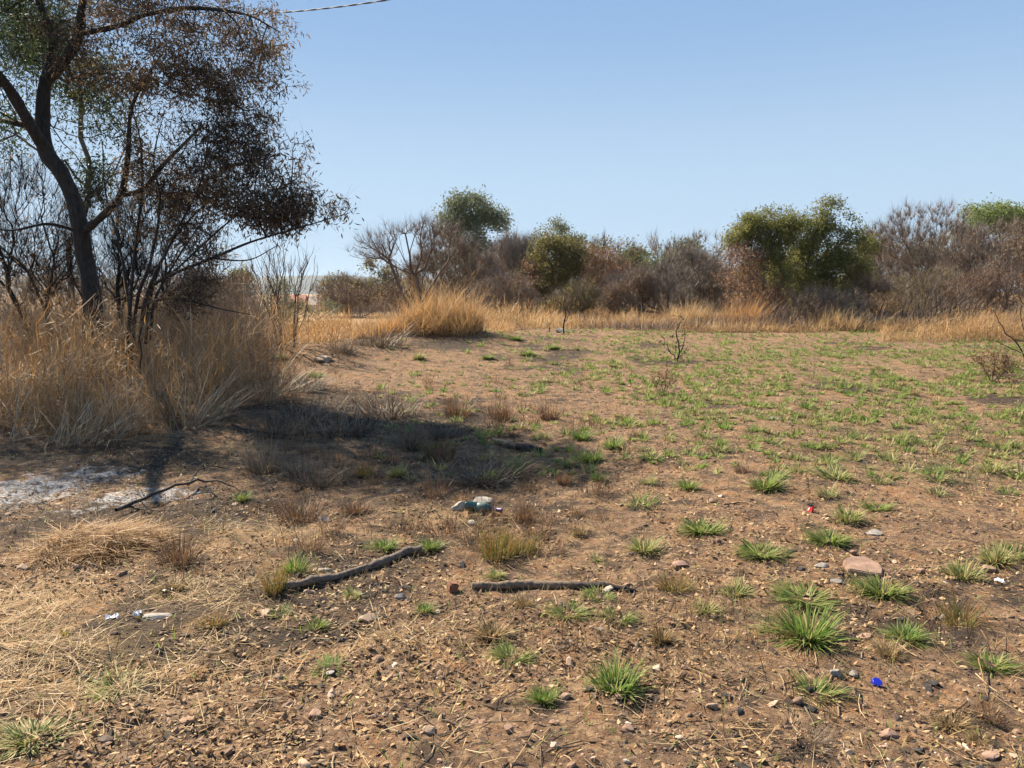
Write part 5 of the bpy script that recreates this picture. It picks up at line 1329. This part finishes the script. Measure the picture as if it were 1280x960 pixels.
def log(label, pts, rads, mat, endmat, name='log', rings=110, ridge=.10, lift=.9):
    P3 = []
    for (u, v), r in zip(pts, rads):
        p = G(u, v); P3.append((p[0], p[1], p[2]))
    P = spline(P3, rings); rr = spline(np.array(rads)[:, None], rings)[:, 0]
    q_ = np.linspace(0, 9, rings) + pts[0][0]
    rr = rr * (1 + .34 * (vnoise(q_ * 1.7, q_ * 0, seed=41) - .5) + .2 * (vnoise(q_ * 5, q_ * 0, seed=43) - .5))
    P[:, 1] += .03 * (vnoise(q_ * .9, q_ * 0, seed=45) - .5)
    zz = np.array([gz(a, b) for a, b in P[:, :2]])
    P[:, 2] = np.convolve(np.pad(zz, 8, mode='edge'), np.ones(17) / 17, 'valid') + rr * lift
    sides = 14
    V, Q, T, a, t = tubes(P[None], rr[None], sides)
    c = np.repeat(P, sides, 0)
    ringn = np.repeat(np.array([math.sin(i * 2.4) * .5 + (_hash(np.array([i]), np.array([1]), np.array([2]), 3)[0] - .5) for i in range(rings)]), sides)
    f = 1 + ridge * ringn + .30 * (vnoise(V[:, 0] * 9, V[:, 1] * 9, V[:, 2] * 9, 12) - .5) + .22 * (vnoise(V[:, 0] * 25, V[:, 1] * 25, V[:, 2] * 25, 2) - .5)
    V = c + (V - c) * f[:, None]
    g = Geo().add(V, Q, None, a, t)
    o = g.obj(name, mat, smooth=True, origin=P[0])
    tag(o, label, 'log')
    for e, (ring, cen) in enumerate(((V[:sides], P[0]), (V[-sides:], P[-1]))):
        W = np.concatenate([ring, [cen + (P[0] - P[1] if e == 0 else P[-1] - P[-2]) * .1]])
        TT = [(i, (i + 1) % sides, sides) for i in range(sides)]
        Geo().add(W, None, TT, .5, .5).obj('cut_end', endmat[e], o, origin=P[0])
    return o
wood_end = stonemat('sawn_wood', [(.3, (.30, .20, .11)), (.7, (.46, .33, .20))], 80)
log('ringed dark log lying at a slant at the left, its near end in a tuft', [(338, 738), (385, 730), (430, 722), (470, 710), (500, 698), (527, 692)], [.019, .022, .023, .025, .026, .023],
    logmat('left_log_bark', (.04, .03, .024), (.20, .15, .115)), (wood_end, char_m))
log('straight ringed log with sawn left end and charred right end', [(590, 735), (640, 735), (690, 735), (740, 736), (775, 739), (795, 740)], [.023, .022, .020, .018, .016, .012],
    logmat('right_log_bark', (.06, .042, .03), (.27, .19, .13), .55), (wood_end, char_m))
log('curved half-burnt branch piece on the dark ground above centre', [(617, 551), (632, 558), (650, 564), (676, 566)], [.02, .032, .04, .03], logmat('burnt_branch_bark', (.05, .04, .032), (.26, .2, .14), .5), (wood_end, char_m), name='branch_piece', rings=30)
log('thin dead pole lying on the slope left of the mound', [(325, 485), (350, 482), (382, 479)], [.03, .03, .025], logmat('pole_bark', (.03, .025, .02), (.09, .07, .055)), (char_m, char_m), name='branch_piece', rings=20)

def stick(name, label, pts, r0, r1, mat, lift=.02, cat='branch', forks=()):
    def ln(pts, r0, r1, n=18):
        P3 = np.array([G(u, v) for u, v, h in pts]); P = spline(P3, n)
        hh = spline(np.array([[q[2]] for q in pts], float), n)[:, 0]
        P[:, 2] = ground_h(P[:, 0], P[:, 1]) * .5 + np.linspace(P3[0, 2], P3[-1, 2], n) * .5 + hh + r0
        rr = np.linspace(r0, r1, n) * rng.uniform(.85, 1.15, n)
        P += rng.normal(0, r0 * .35, P.shape)
        return tubes(P[None], rr[None], 6)
    g = Geo().add(*ln(pts, r0, r1))
    b = G(pts[0][0], pts[0][1])
    o = g.obj(name, mat, smooth=True, origin=b); tag(o, label, cat)
    for f in forks:
        Geo().add(*ln(f[0], f[1], f[2])).obj('side_branch', mat, o, smooth=True, origin=b)
    return o
stick('charred_branch', 'charred black forked branch lying across the white ash', [(145, 644, .02), (190, 631, .05), (235, 617, .06), (270, 612, .05), (300, 618, .02)], .016, .005, char_m, forks=[
    ([(236, 617, .06), (248, 603, .10), (258, 598, .14)], .009, .004), ([(248, 603, .10), (266, 597, .10), (290, 596, .06)], .006, .003), ([(258, 614, .05), (275, 624, .02), (292, 630, .01)], .006, .003), ([(180, 634, .05), (168, 622, .08), (160, 618, .10)], .006, .003), ([(160, 640, .03), (190, 642, .02), (225, 640, .01)], .007, .003)])
stick('charred_branch', 'thin black branch lying right of the grass bank', [(290, 535, .02), (330, 545, .03), (370, 548, .02)], .010, .004, char_m)
stick('fallen_stick', 'bleached Y-shaped stick at the bottom centre', [(552, 902, .004), (568, 908, .006), (585, 918, .004)], .004, .002, M['twig'], forks=[([(566, 928, .003), (578, 920, .006), (584, 917, .004)], .003, .002)])
stick('fallen_stick', 'pale stick lying right of the log end near the middle right', [(905, 632, .004), (925, 630, .006), (942, 634, .004)], .006, .003, M['twig'])
stick('fallen_stick', 'pale bent stick in the straw at the lower left', [(82, 825, .01), (96, 835, .02), (101, 846, .01)], .006, .003, M['twig'])
stick('fallen_stick', 'thin pale straw stalk below the green tussock at the right edge', [(1222, 832, .03), (1228, 852, .02), (1234, 872, .004)], .003, .002, M['straw'])
stick('fallen_stick', 'long thin grey stick lying at the left edge', [(0, 812, .01), (30, 818, .015), (62, 824, .01)], .005, .003, M['twig'])

# heap of dead straw on the left
def heap():
    c = G(108, 690); n = 5200
    a = rng.uniform(0, 6.28, n); r = np.sqrt(rng.random(n))
    rx, ry = 82 / FPX * c[1], .34
    x, y = c[0] + rx * r * np.cos(a), c[1] + .15 + ry * r * np.sin(a)
    top = .10 * np.clip(1 - r ** 2, 0, 1) * (.4 + 1.1 * vnoise(x * 7, y * 7, seed=33))
    z = ground_h(x, y) + top * rng.uniform(.1, 1, n)
    az = np.where(rng.random(n) < .6, rng.normal(-.4, .5, n), rng.uniform(0, 6.28, n))
    g = Geo().add(*blades(np.stack([x, y, z], 1), az, rng.uniform(.08, .3, n), rng.uniform(.003, .007, n), rng.uniform(1.1, 1.65, n), rng.uniform(0, .6, n), 3, twist=1))
    b = np.array([c[0], c[1] + .15, gz(c[0], c[1] + .15)])
    tag(g.obj('straw_heap', M['bankgrass'], origin=b), 'flattened heap of golden dead grass at the left edge of the ash', 'straw heap')
heap()

# ---------------------------------------------------------------- small burnt shrubs in the clearing
def upright(name, label, u, v, stems, mat, leafmat_=None, nleaf=0, cat='shrub', twn=30, ls=(.02, .05), spread=.06, tl=.14):
    b = G(u, v); k = b[1] / FPX
    root = empty(name, b); tag(root, label, cat)
    tips = []
    for s in stems:
        pts = [b + np.array([du * k, dy, -dv * k]) for du, dv, dy in s[1]]
        P = spline(pts, 10); rr = np.linspace(s[0], s[0] * .35, 10)
        P[1:] += rng.normal(0, s[0] * .8, (9, 3))
        Geo().add(*tubes(P[None], rr[None], 6)).obj('stem', mat, root, True, origin=b)
        tips += list(P[3:])
    tips = np.array(tips)
    g = Geo(); tw, d, L = twiglets(g, tips, twn, tl, .004 * (1 + b[1] * .05), .6, nseg=2)
    tag(g.obj('twigs', M['twigdark'], root, origin=b), kind='stuff')
    if nleaf:
        e = tw + d * (L * .7)[:, None]
        g = Geo(); cluster_leaves(g, e, nleaf, spread, *ls, .4, 0)
        tag(g.obj('dead_leaves', M[leafmat_], root, origin=b), kind='stuff')
    return root
upright('burnt_sapling', 'thin black burnt sapling standing before the straw grass', 705, 417, [(.03, [(0, 0, 0), (1, -22, 0), (-1, -38, .1), (2, -46, .1)]), (.015, [(0, -14, 0), (6, -24, .1), (8, -34, .1)]), (.02, [(-18, 0, 0), (-19, -8, 0), (-17, -14, 0)])], char_m, twn=16, tl=.3)
upright('burnt_sapling', 'black burnt shrub with several stems in the middle of the clearing', 846, 452, [(.022, [(0, 0, 0), (2, -20, 0), (0, -38, 0), (3, -52, 0)]), (.014, [(0, 0, 0), (-10, -16, 0), (-16, -30, .1)]), (.014, [(2, -8, 0), (8, -22, 0), (9, -40, 0)]), (.012, [(0, -3, 0), (9, -8, .2), (16, -18, .2)])], char_m, 'darkgreen', 60, twn=40, tl=.25, ls=(.05, .12))
upright('burnt_shrub', 'little reddish dead shrub left of the black burnt one', 830, 492, [(.008, [(0, 0, 0), (-4, -14, 0), (-7, -26, 0)]), (.008, [(0, 0, 0), (2, -16, 0), (3, -34, 0)]), (.008, [(0, 0, 0), (6, -12, 0), (12, -22, 0)]), (.006, [(-6, 0, 0), (-12, -12, 0), (-14, -20, 0)])], M['brownbark'], 'redbrown', 260, twn=90, ls=(.03, .06), spread=.05)
upright('dead_shrub', 'rust-brown dead shrub at the right edge of the clearing', 1240, 478, [(.012, [(0, 0, 0), (-10, -16, 0), (-20, -26, 0)]), (.012, [(0, 0, 0), (2, -20, 0), (4, -36, 0)]), (.012, [(0, 0, 0), (14, -12, 0), (24, -22, 0)]), (.008, [(6, 0, 0), (16, -20, 0), (18, -32, 0)])], M['brownbark'], 'redbrown', 900, twn=220, ls=(.03, .07), spread=.07, tl=.22)
upright('bare_shrub', 'wiry bare dark shrub cut by the right edge above the rust-brown one', 1283, 455, [(.016, [(0, 0, 0), (-14, -24, 0), (-34, -46, 0), (-46, -66, 0)]), (.014, [(0, 0, 0), (-4, -34, 0), (-14, -70, 0)]), (.014, [(0, 0, 0), (14, -30, 0), (22, -60, 0)]), (.01, [(-8, -14, 0), (-34, -26, 0), (-52, -30, 0)])], M['darkbark'], twn=150, tl=.4)
upright('dead_sapling', 'thin dark dead stem standing in the left grass bank', 178, 512, [(.014, [(0, 0, 0), (-1, -40, 0), (1, -70, 0), (4, -100, 0)])], M['darkbark'], twn=6, tl=.15)

# ---------------------------------------------------------------- rubbish
def lathe(prof, sides=24):
    prof = np.asarray(prof, float); k = len(prof)
    th = np.arange(sides) * 2 * np.pi / sides
    V = np.stack([prof[:, None, 0] * np.ones(sides), prof[:, None, 1] * np.cos(th), prof[:, None, 1] * np.sin(th)], -1)   # axis x
    i = np.arange(k - 1)[:, None]; j = np.arange(sides)[None]
    Q = np.stack([i * sides + j, i * sides + (j + 1) % sides, (i + 1) * sides + (j + 1) % sides, (i + 1) * sides + j], -1).reshape(-1, 4)
    return V.reshape(-1, 3), Q
def bottle():
    p = G(606, 641)
    root = empty('bottle', (p[0], p[1], p[2]), R(-14))
    tag(root, 'dark green glass bottle lying on its side before the pale stone', 'bottle')
    gl, nt, N, L, P = newmat('bottle_glass')
    P.inputs['Base Color'].default_value = (.012, .045, .034, 1); P.inputs['Roughness'].default_value = .06; P.inputs['Coat Weight'].default_value = .6
    P.inputs['Transmission Weight'].default_value = .35; P.inputs['IOR'].default_value = 1.5
    lab = plain('bottle_label', (.09, .15, .13), .45)
    foil = plain('bottle_foil', (.10, .07, .16), .4, Metallic=.3)
    z = .036
    V, Q = lathe([(-.15, 0), (-.15, .028), (-.147, .0355), (-.14, .037), (.01, .037), (.025, .0355), (.045, .028), (.06, .019), (.075, .0148), (.12, .0138), (.121, .0155), (.132, .0155), (.133, 0)])
    Geo().add(V + [0, 0, z], Q).obj('glass_body', gl, root, True)
    V, Q = lathe([(-.055, .0374), (-.054, .0381), (.006, .0381), (.007, .0374)])
    Geo().add(V + [0, 0, z], Q).obj('label', lab, root, True)
    V, Q = lathe([(.072, .0158), (.08, .0156), (.121, .0148), (.1215, .0165), (.1335, .0165), (.1345, 0)])
    Geo().add(V + [0, 0, z], Q).obj('neck_foil', foil, root, True)
    root.rotation_euler = (0, R(3), R(-16))
bottle()
def cap():
    p = G(1095, 856); root_z = p[2]
    s = 24
    prof = [(0, .0), (0, .0125), (.001, .0140), (.011, .0148), (.0112, .0132), (.003, .0125), (.003, 0)]
    V, Q = lathe(prof, 48)
    rad = np.hypot(V[:, 1], V[:, 2]); th = np.arctan2(V[:, 2], V[:, 1])
    f = 1 + .035 * np.sign(np.sin(th * 24)) * (rad > .0138)
    V[:, 1] *= f; V[:, 2] *= f
    V = np.stack([V[:, 1], V[:, 2], .0112 - V[:, 0]], 1)
    o = Geo().add(V, Q).obj('blue_plastic_disc', plain('blue_plastic', (.012, .02, .42), .35), smooth=False)
    o.location = (p[0], p[1], p[2] + .004); o.rotation_euler = (.45, .15, 0); o.scale = (1.45, 1.45, 1.5)
    tag(o, 'small blue plastic bottle cap on the bare soil', 'bottle cap')
cap()
def scrap(name, label, u, v, wpx, hpx, mat, cat, seed=0, rise=.5):
    p = G(u, v); k = p[1] / FPX; n = 9
    a = np.linspace(-.5, .5, n); X, Y = np.meshgrid(a, a, indexing='ij')
    rs = np.random.default_rng(seed)
    Z = (vnoise(X * 4 + seed, Y * 4, seed=seed) - .2) * rise
    X2 = X * (1 - .25 * np.abs(Y)) + .12 * (vnoise(X * 5, Y * 5, seed=seed + 2) - .5); Y2 = Y * (1 - .3 * X ** 2) + .12 * (vnoise(X * 5, Y * 5 + 3, seed=seed + 3) - .5)
    top = np.stack([X2 * wpx * k, Y2 * wpx * k * .8, Z * hpx * k + .004], -1).reshape(-1, 3)
    bot = top - [0, 0, .0025]
    i = np.arange(n - 1)[:, None]; j = np.arange(n - 1)[None]
    q = np.stack([i * n + j, (i + 1) * n + j, (i + 1) * n + j + 1, i * n + j + 1], -1).reshape(-1, 4)
    ring = [i_ * n for i_ in range(n)] + [(n - 1) * n + j_ for j_ in range(1, n)] + [i_ * n + n - 1 for i_ in range(n - 2, -1, -1)] + [j_ for j_ in range(n - 2, 0, -1)]
    m = n * n
    side = [(ring[t_], ring[(t_ + 1) % len(ring)], ring[(t_ + 1) % len(ring)] + m, ring[t_] + m) for t_ in range(len(ring))]
    o = Geo().add(np.concatenate([top, bot]), np.concatenate([q, q[:, ::-1] + m, np.array(side)])).obj(name, mat)
    o.location = p; o.rotation_euler = (0, 0, rs.uniform(0, 6)); tag(o, label, cat)
white = plain('white_plastic', (.72, .74, .80), .3)
scrap('plastic_scrap', 'white crumpled plastic scrap in the straw at the left', 140, 774, 16, 8, white, 'litter', 3, .9)
scrap('plastic_scrap', 'smaller white scrap right of the crumpled plastic one', 172, 768, 11, 6, white, 'litter', 5, .8)
scrap('plastic_scrap', 'thin white scrap by the dark red stone at the right', 1250, 728, 13, 6, white, 'litter', 8, .8)
scrap('red_scrap', 'small bright red scrap on the ground at the middle right', 1013, 640, 9, 7, plain('red_plastic', (.62, .015, .02), .4), 'litter', 11, 1.4)
scrap('yellow_leaf', 'single yellow fallen leaf in the straw at the left edge', 80, 798, 9, 9, plain('yellow_leaf', (.55, .42, .03), .5), 'leaf', 13, 1.6)
scrap('orange_leaf', 'orange-brown scrap at the right end of the straw heap', 183, 681, 12, 10, plain('orange_leaf', (.42, .17, .05), .6), 'leaf', 17, 1.2)
scrap('pale_scrap', 'pale torn paper scrap on the burnt ground left of the pale stone', 405, 652, 16, 9, plain('pale_paper', (.45, .40, .35), .7), 'litter', 19, 1.2)
def tin():
    p = G(209, 744); k = p[1] / FPX
    root = empty('tin', (p[0], p[1], p[2]), R(25)); tag(root, 'crushed black tin with a bright rim lying in the straw', 'tin')
    V, Q = lathe([(-.035, 0), (-.035, .020), (-.033, .023), (.028, .023), (.030, .021), (.030, .018), (.01, .016), (.01, 0)], 20)
    V[:, 1:] *= (1 + .3 * (vnoise(V[:, 0] * 60 + 3, V[:, 1] * 60, V[:, 2] * 60, 4) - .5))[:, None]
    Geo().add(V + [0, 0, .02], Q).obj('tin_body', plain('black_tin', (.015, .015, .016), .3), root, True)
    V, Q = lathe([(.028, .0215), (.0285, .0245), (.033, .0245), (.034, .0215), (.031, .019)], 20)
    Geo().add(V + [0, 0, .02], Q).obj('rim', plain('bare_metal', (.5, .5, .5), .35, Metallic=.8), root, True)
    root.scale = (.8, .8, .8)
tin()

# ---------------------------------------------------------------- far house, pole, overhead cable
def house(u, D, wd, dp, hw, hr, wallc, roofc, label, rz, vb):
    b = px(u, vb, D)
    root = empty('house', b, rz); tag(root, label, 'house')
    def box(x0, x1, y0, y1, z0, z1):
        V = [(x, y, z) for x in (x0, x1) for y in (y0, y1) for z in (z0, z1)]
        return V, [(0, 1, 3, 2), (4, 6, 7, 5), (0, 4, 5, 1), (2, 3, 7, 6), (0, 2, 6, 4), (1, 5, 7, 3)]
    Geo().add(*box(-wd, wd, -dp, dp, -3, hw)).obj('wall', wallc, root)
    V = []
    for x in (-wd - .4, wd + .4):
        V += [(x, -dp - .4, hw - .15), (x, 0, hw + hr), (x, dp + .4, hw - .15), (x, -dp - .4, hw - .3), (x, dp + .4, hw - .3)]
    Q = [(0, 5, 6, 1), (1, 6, 7, 2), (3, 4, 9, 8), (0, 3, 8, 5), (2, 7, 9, 4)]
    T = [(0, 1, 2), (5, 7, 6)]
    g = Geo().add(V, Q + [(0, 2, 4, 3), (5, 8, 9, 7)], T)
    g.obj('roof', roofc, root)
    for x in (-wd * .5, wd * .45):
        f = Geo().add(*box(x - .7, x + .7, -dp - .06, -dp + .05, .9, 2.1)).obj('window', plain('window_frame', (.6, .58, .55)), root)
        Geo().add(*box(x - .58, x + .58, -dp - .09, -dp - .05, 1.0, 2.0)).obj('pane', plain('window_glass', (.03, .035, .04), .1), f)
wallm = plain('plaster', (.50, .44, .37), .8)
house(364, 150, 2.6, 3.0, 2.0, 1.5, wallm, stonemat('red_roof', [(.3, (.28, .10, .06)), (.7, (.36, .14, .09))], 3), 'far house with a red pitched roof behind the bare sapling', R(8), 391)
house(403, 150, 3.2, 3, 2.2, 1.4, plain('pale_plaster', (.58, .54, .48), .8), stonemat('grey_roof', [(.3, (.16, .13, .12)), (.7, (.24, .2, .18))], 3), 'far pale house with a dull grey roof right of the red roof', R(-10), 394)
def pole():
    b = px(427, 392, 110)
    root = empty('utility_pole', b); tag(root, 'thin far wooden utility pole against the hills', 'utility pole')
    P = np.array([[b, b + [0, 0, 2.5], b + [0, 0, 4.7]]])
    Geo().add(*tubes(P, np.array([[.13, .12, .10]]), 8)).obj('post', M['darkbark'], root, True, origin=b)
    P = np.array([[b + [-.5, 0, 4.3], b + [0, 0, 4.3], b + [.5, 0, 4.3]]])
    Geo().add(*tubes(P, np.array([[.05, .05, .05]]), 4)).obj('crossarm', M['darkbark'], root, True, origin=b)
pole()
def cable():
    A, B = px(760, -52, 9.5), px(372, 14, 13.5)
    d = B - A
    pts = [A + d * t + np.array([0, 0, .35 * ((t - .6) ** 2 - .16) * 1.0]) for t in np.linspace(-1.2, 4.5, 60)]
    P = np.array(pts)
    n = 420
    c = spline(P, n)
    T = np.gradient(c, axis=0); T /= np.linalg.norm(T, axis=1, keepdims=True)
    s = np.cross(T, [0, 0, 1]); s /= np.linalg.norm(s, axis=1, keepdims=True); u = np.cross(s, T)
    root = empty('overhead_cable', A); tag(root, 'twisted grey overhead cable crossing the top left sky', 'cable')
    L = np.cumsum(np.r_[0, np.linalg.norm(np.diff(c, axis=0), axis=1)])
    m = plain('cable_sheath', (.035, .032, .032), .7)
    for ph in (0, np.pi):
        a = L * 9 + ph
        q = c + s * (np.cos(a) * .0065)[:, None] + u * (np.sin(a) * .0065)[:, None]
        Geo().add(*tubes(q[None], np.full((1, n), .007), 6)).obj('strand', m, root, True, origin=A)
cable()

# ---------------------------------------------------------------- haze
def haze():
    bm = bmesh.new()
    bmesh.ops.create_cube(bm, size=1)
    x0, x1, y0, y1, z0, z1 = -9600, 9600, -60, 4900, -14, 110
    for v in bm.verts: v.co = ((x0 + x1) / 2 + v.co.x * (x1 - x0), (y0 + y1) / 2 + v.co.y * (y1 - y0), (z0 + z1) / 2 + v.co.z * (z1 - z0))
    me = bpy.data.meshes.new('haze'); bm.to_mesh(me); bm.free()
    m = bpy.data.materials.new('haze_air'); m.use_nodes = True
    N = m.node_tree.nodes; N.remove(N['Principled BSDF'])
    pv = N.new('ShaderNodeVolumePrincipled'); pv.inputs['Density'].default_value = .00007; pv.inputs['Color'].default_value = (.60, .76, 1.0, 1); pv.inputs['Anisotropy'].default_value = .2
    m.node_tree.links.new(pv.outputs[0], N['Material Output'].inputs['Volume'])
    me.materials.append(m)
    o = bpy.data.objects.new('haze', me); col.objects.link(o)
    tag(o, 'thin pale dry-season haze in the air', 'haze', kind='stuff')
haze()
print('TRIS', sum(len(o.data.loop_triangles) or sum(len(p.vertices) - 2 for p in o.data.polygons) for o in bpy.data.objects if o.type == 'MESH' and o.data.users == 1) if False else len(bpy.data.objects))
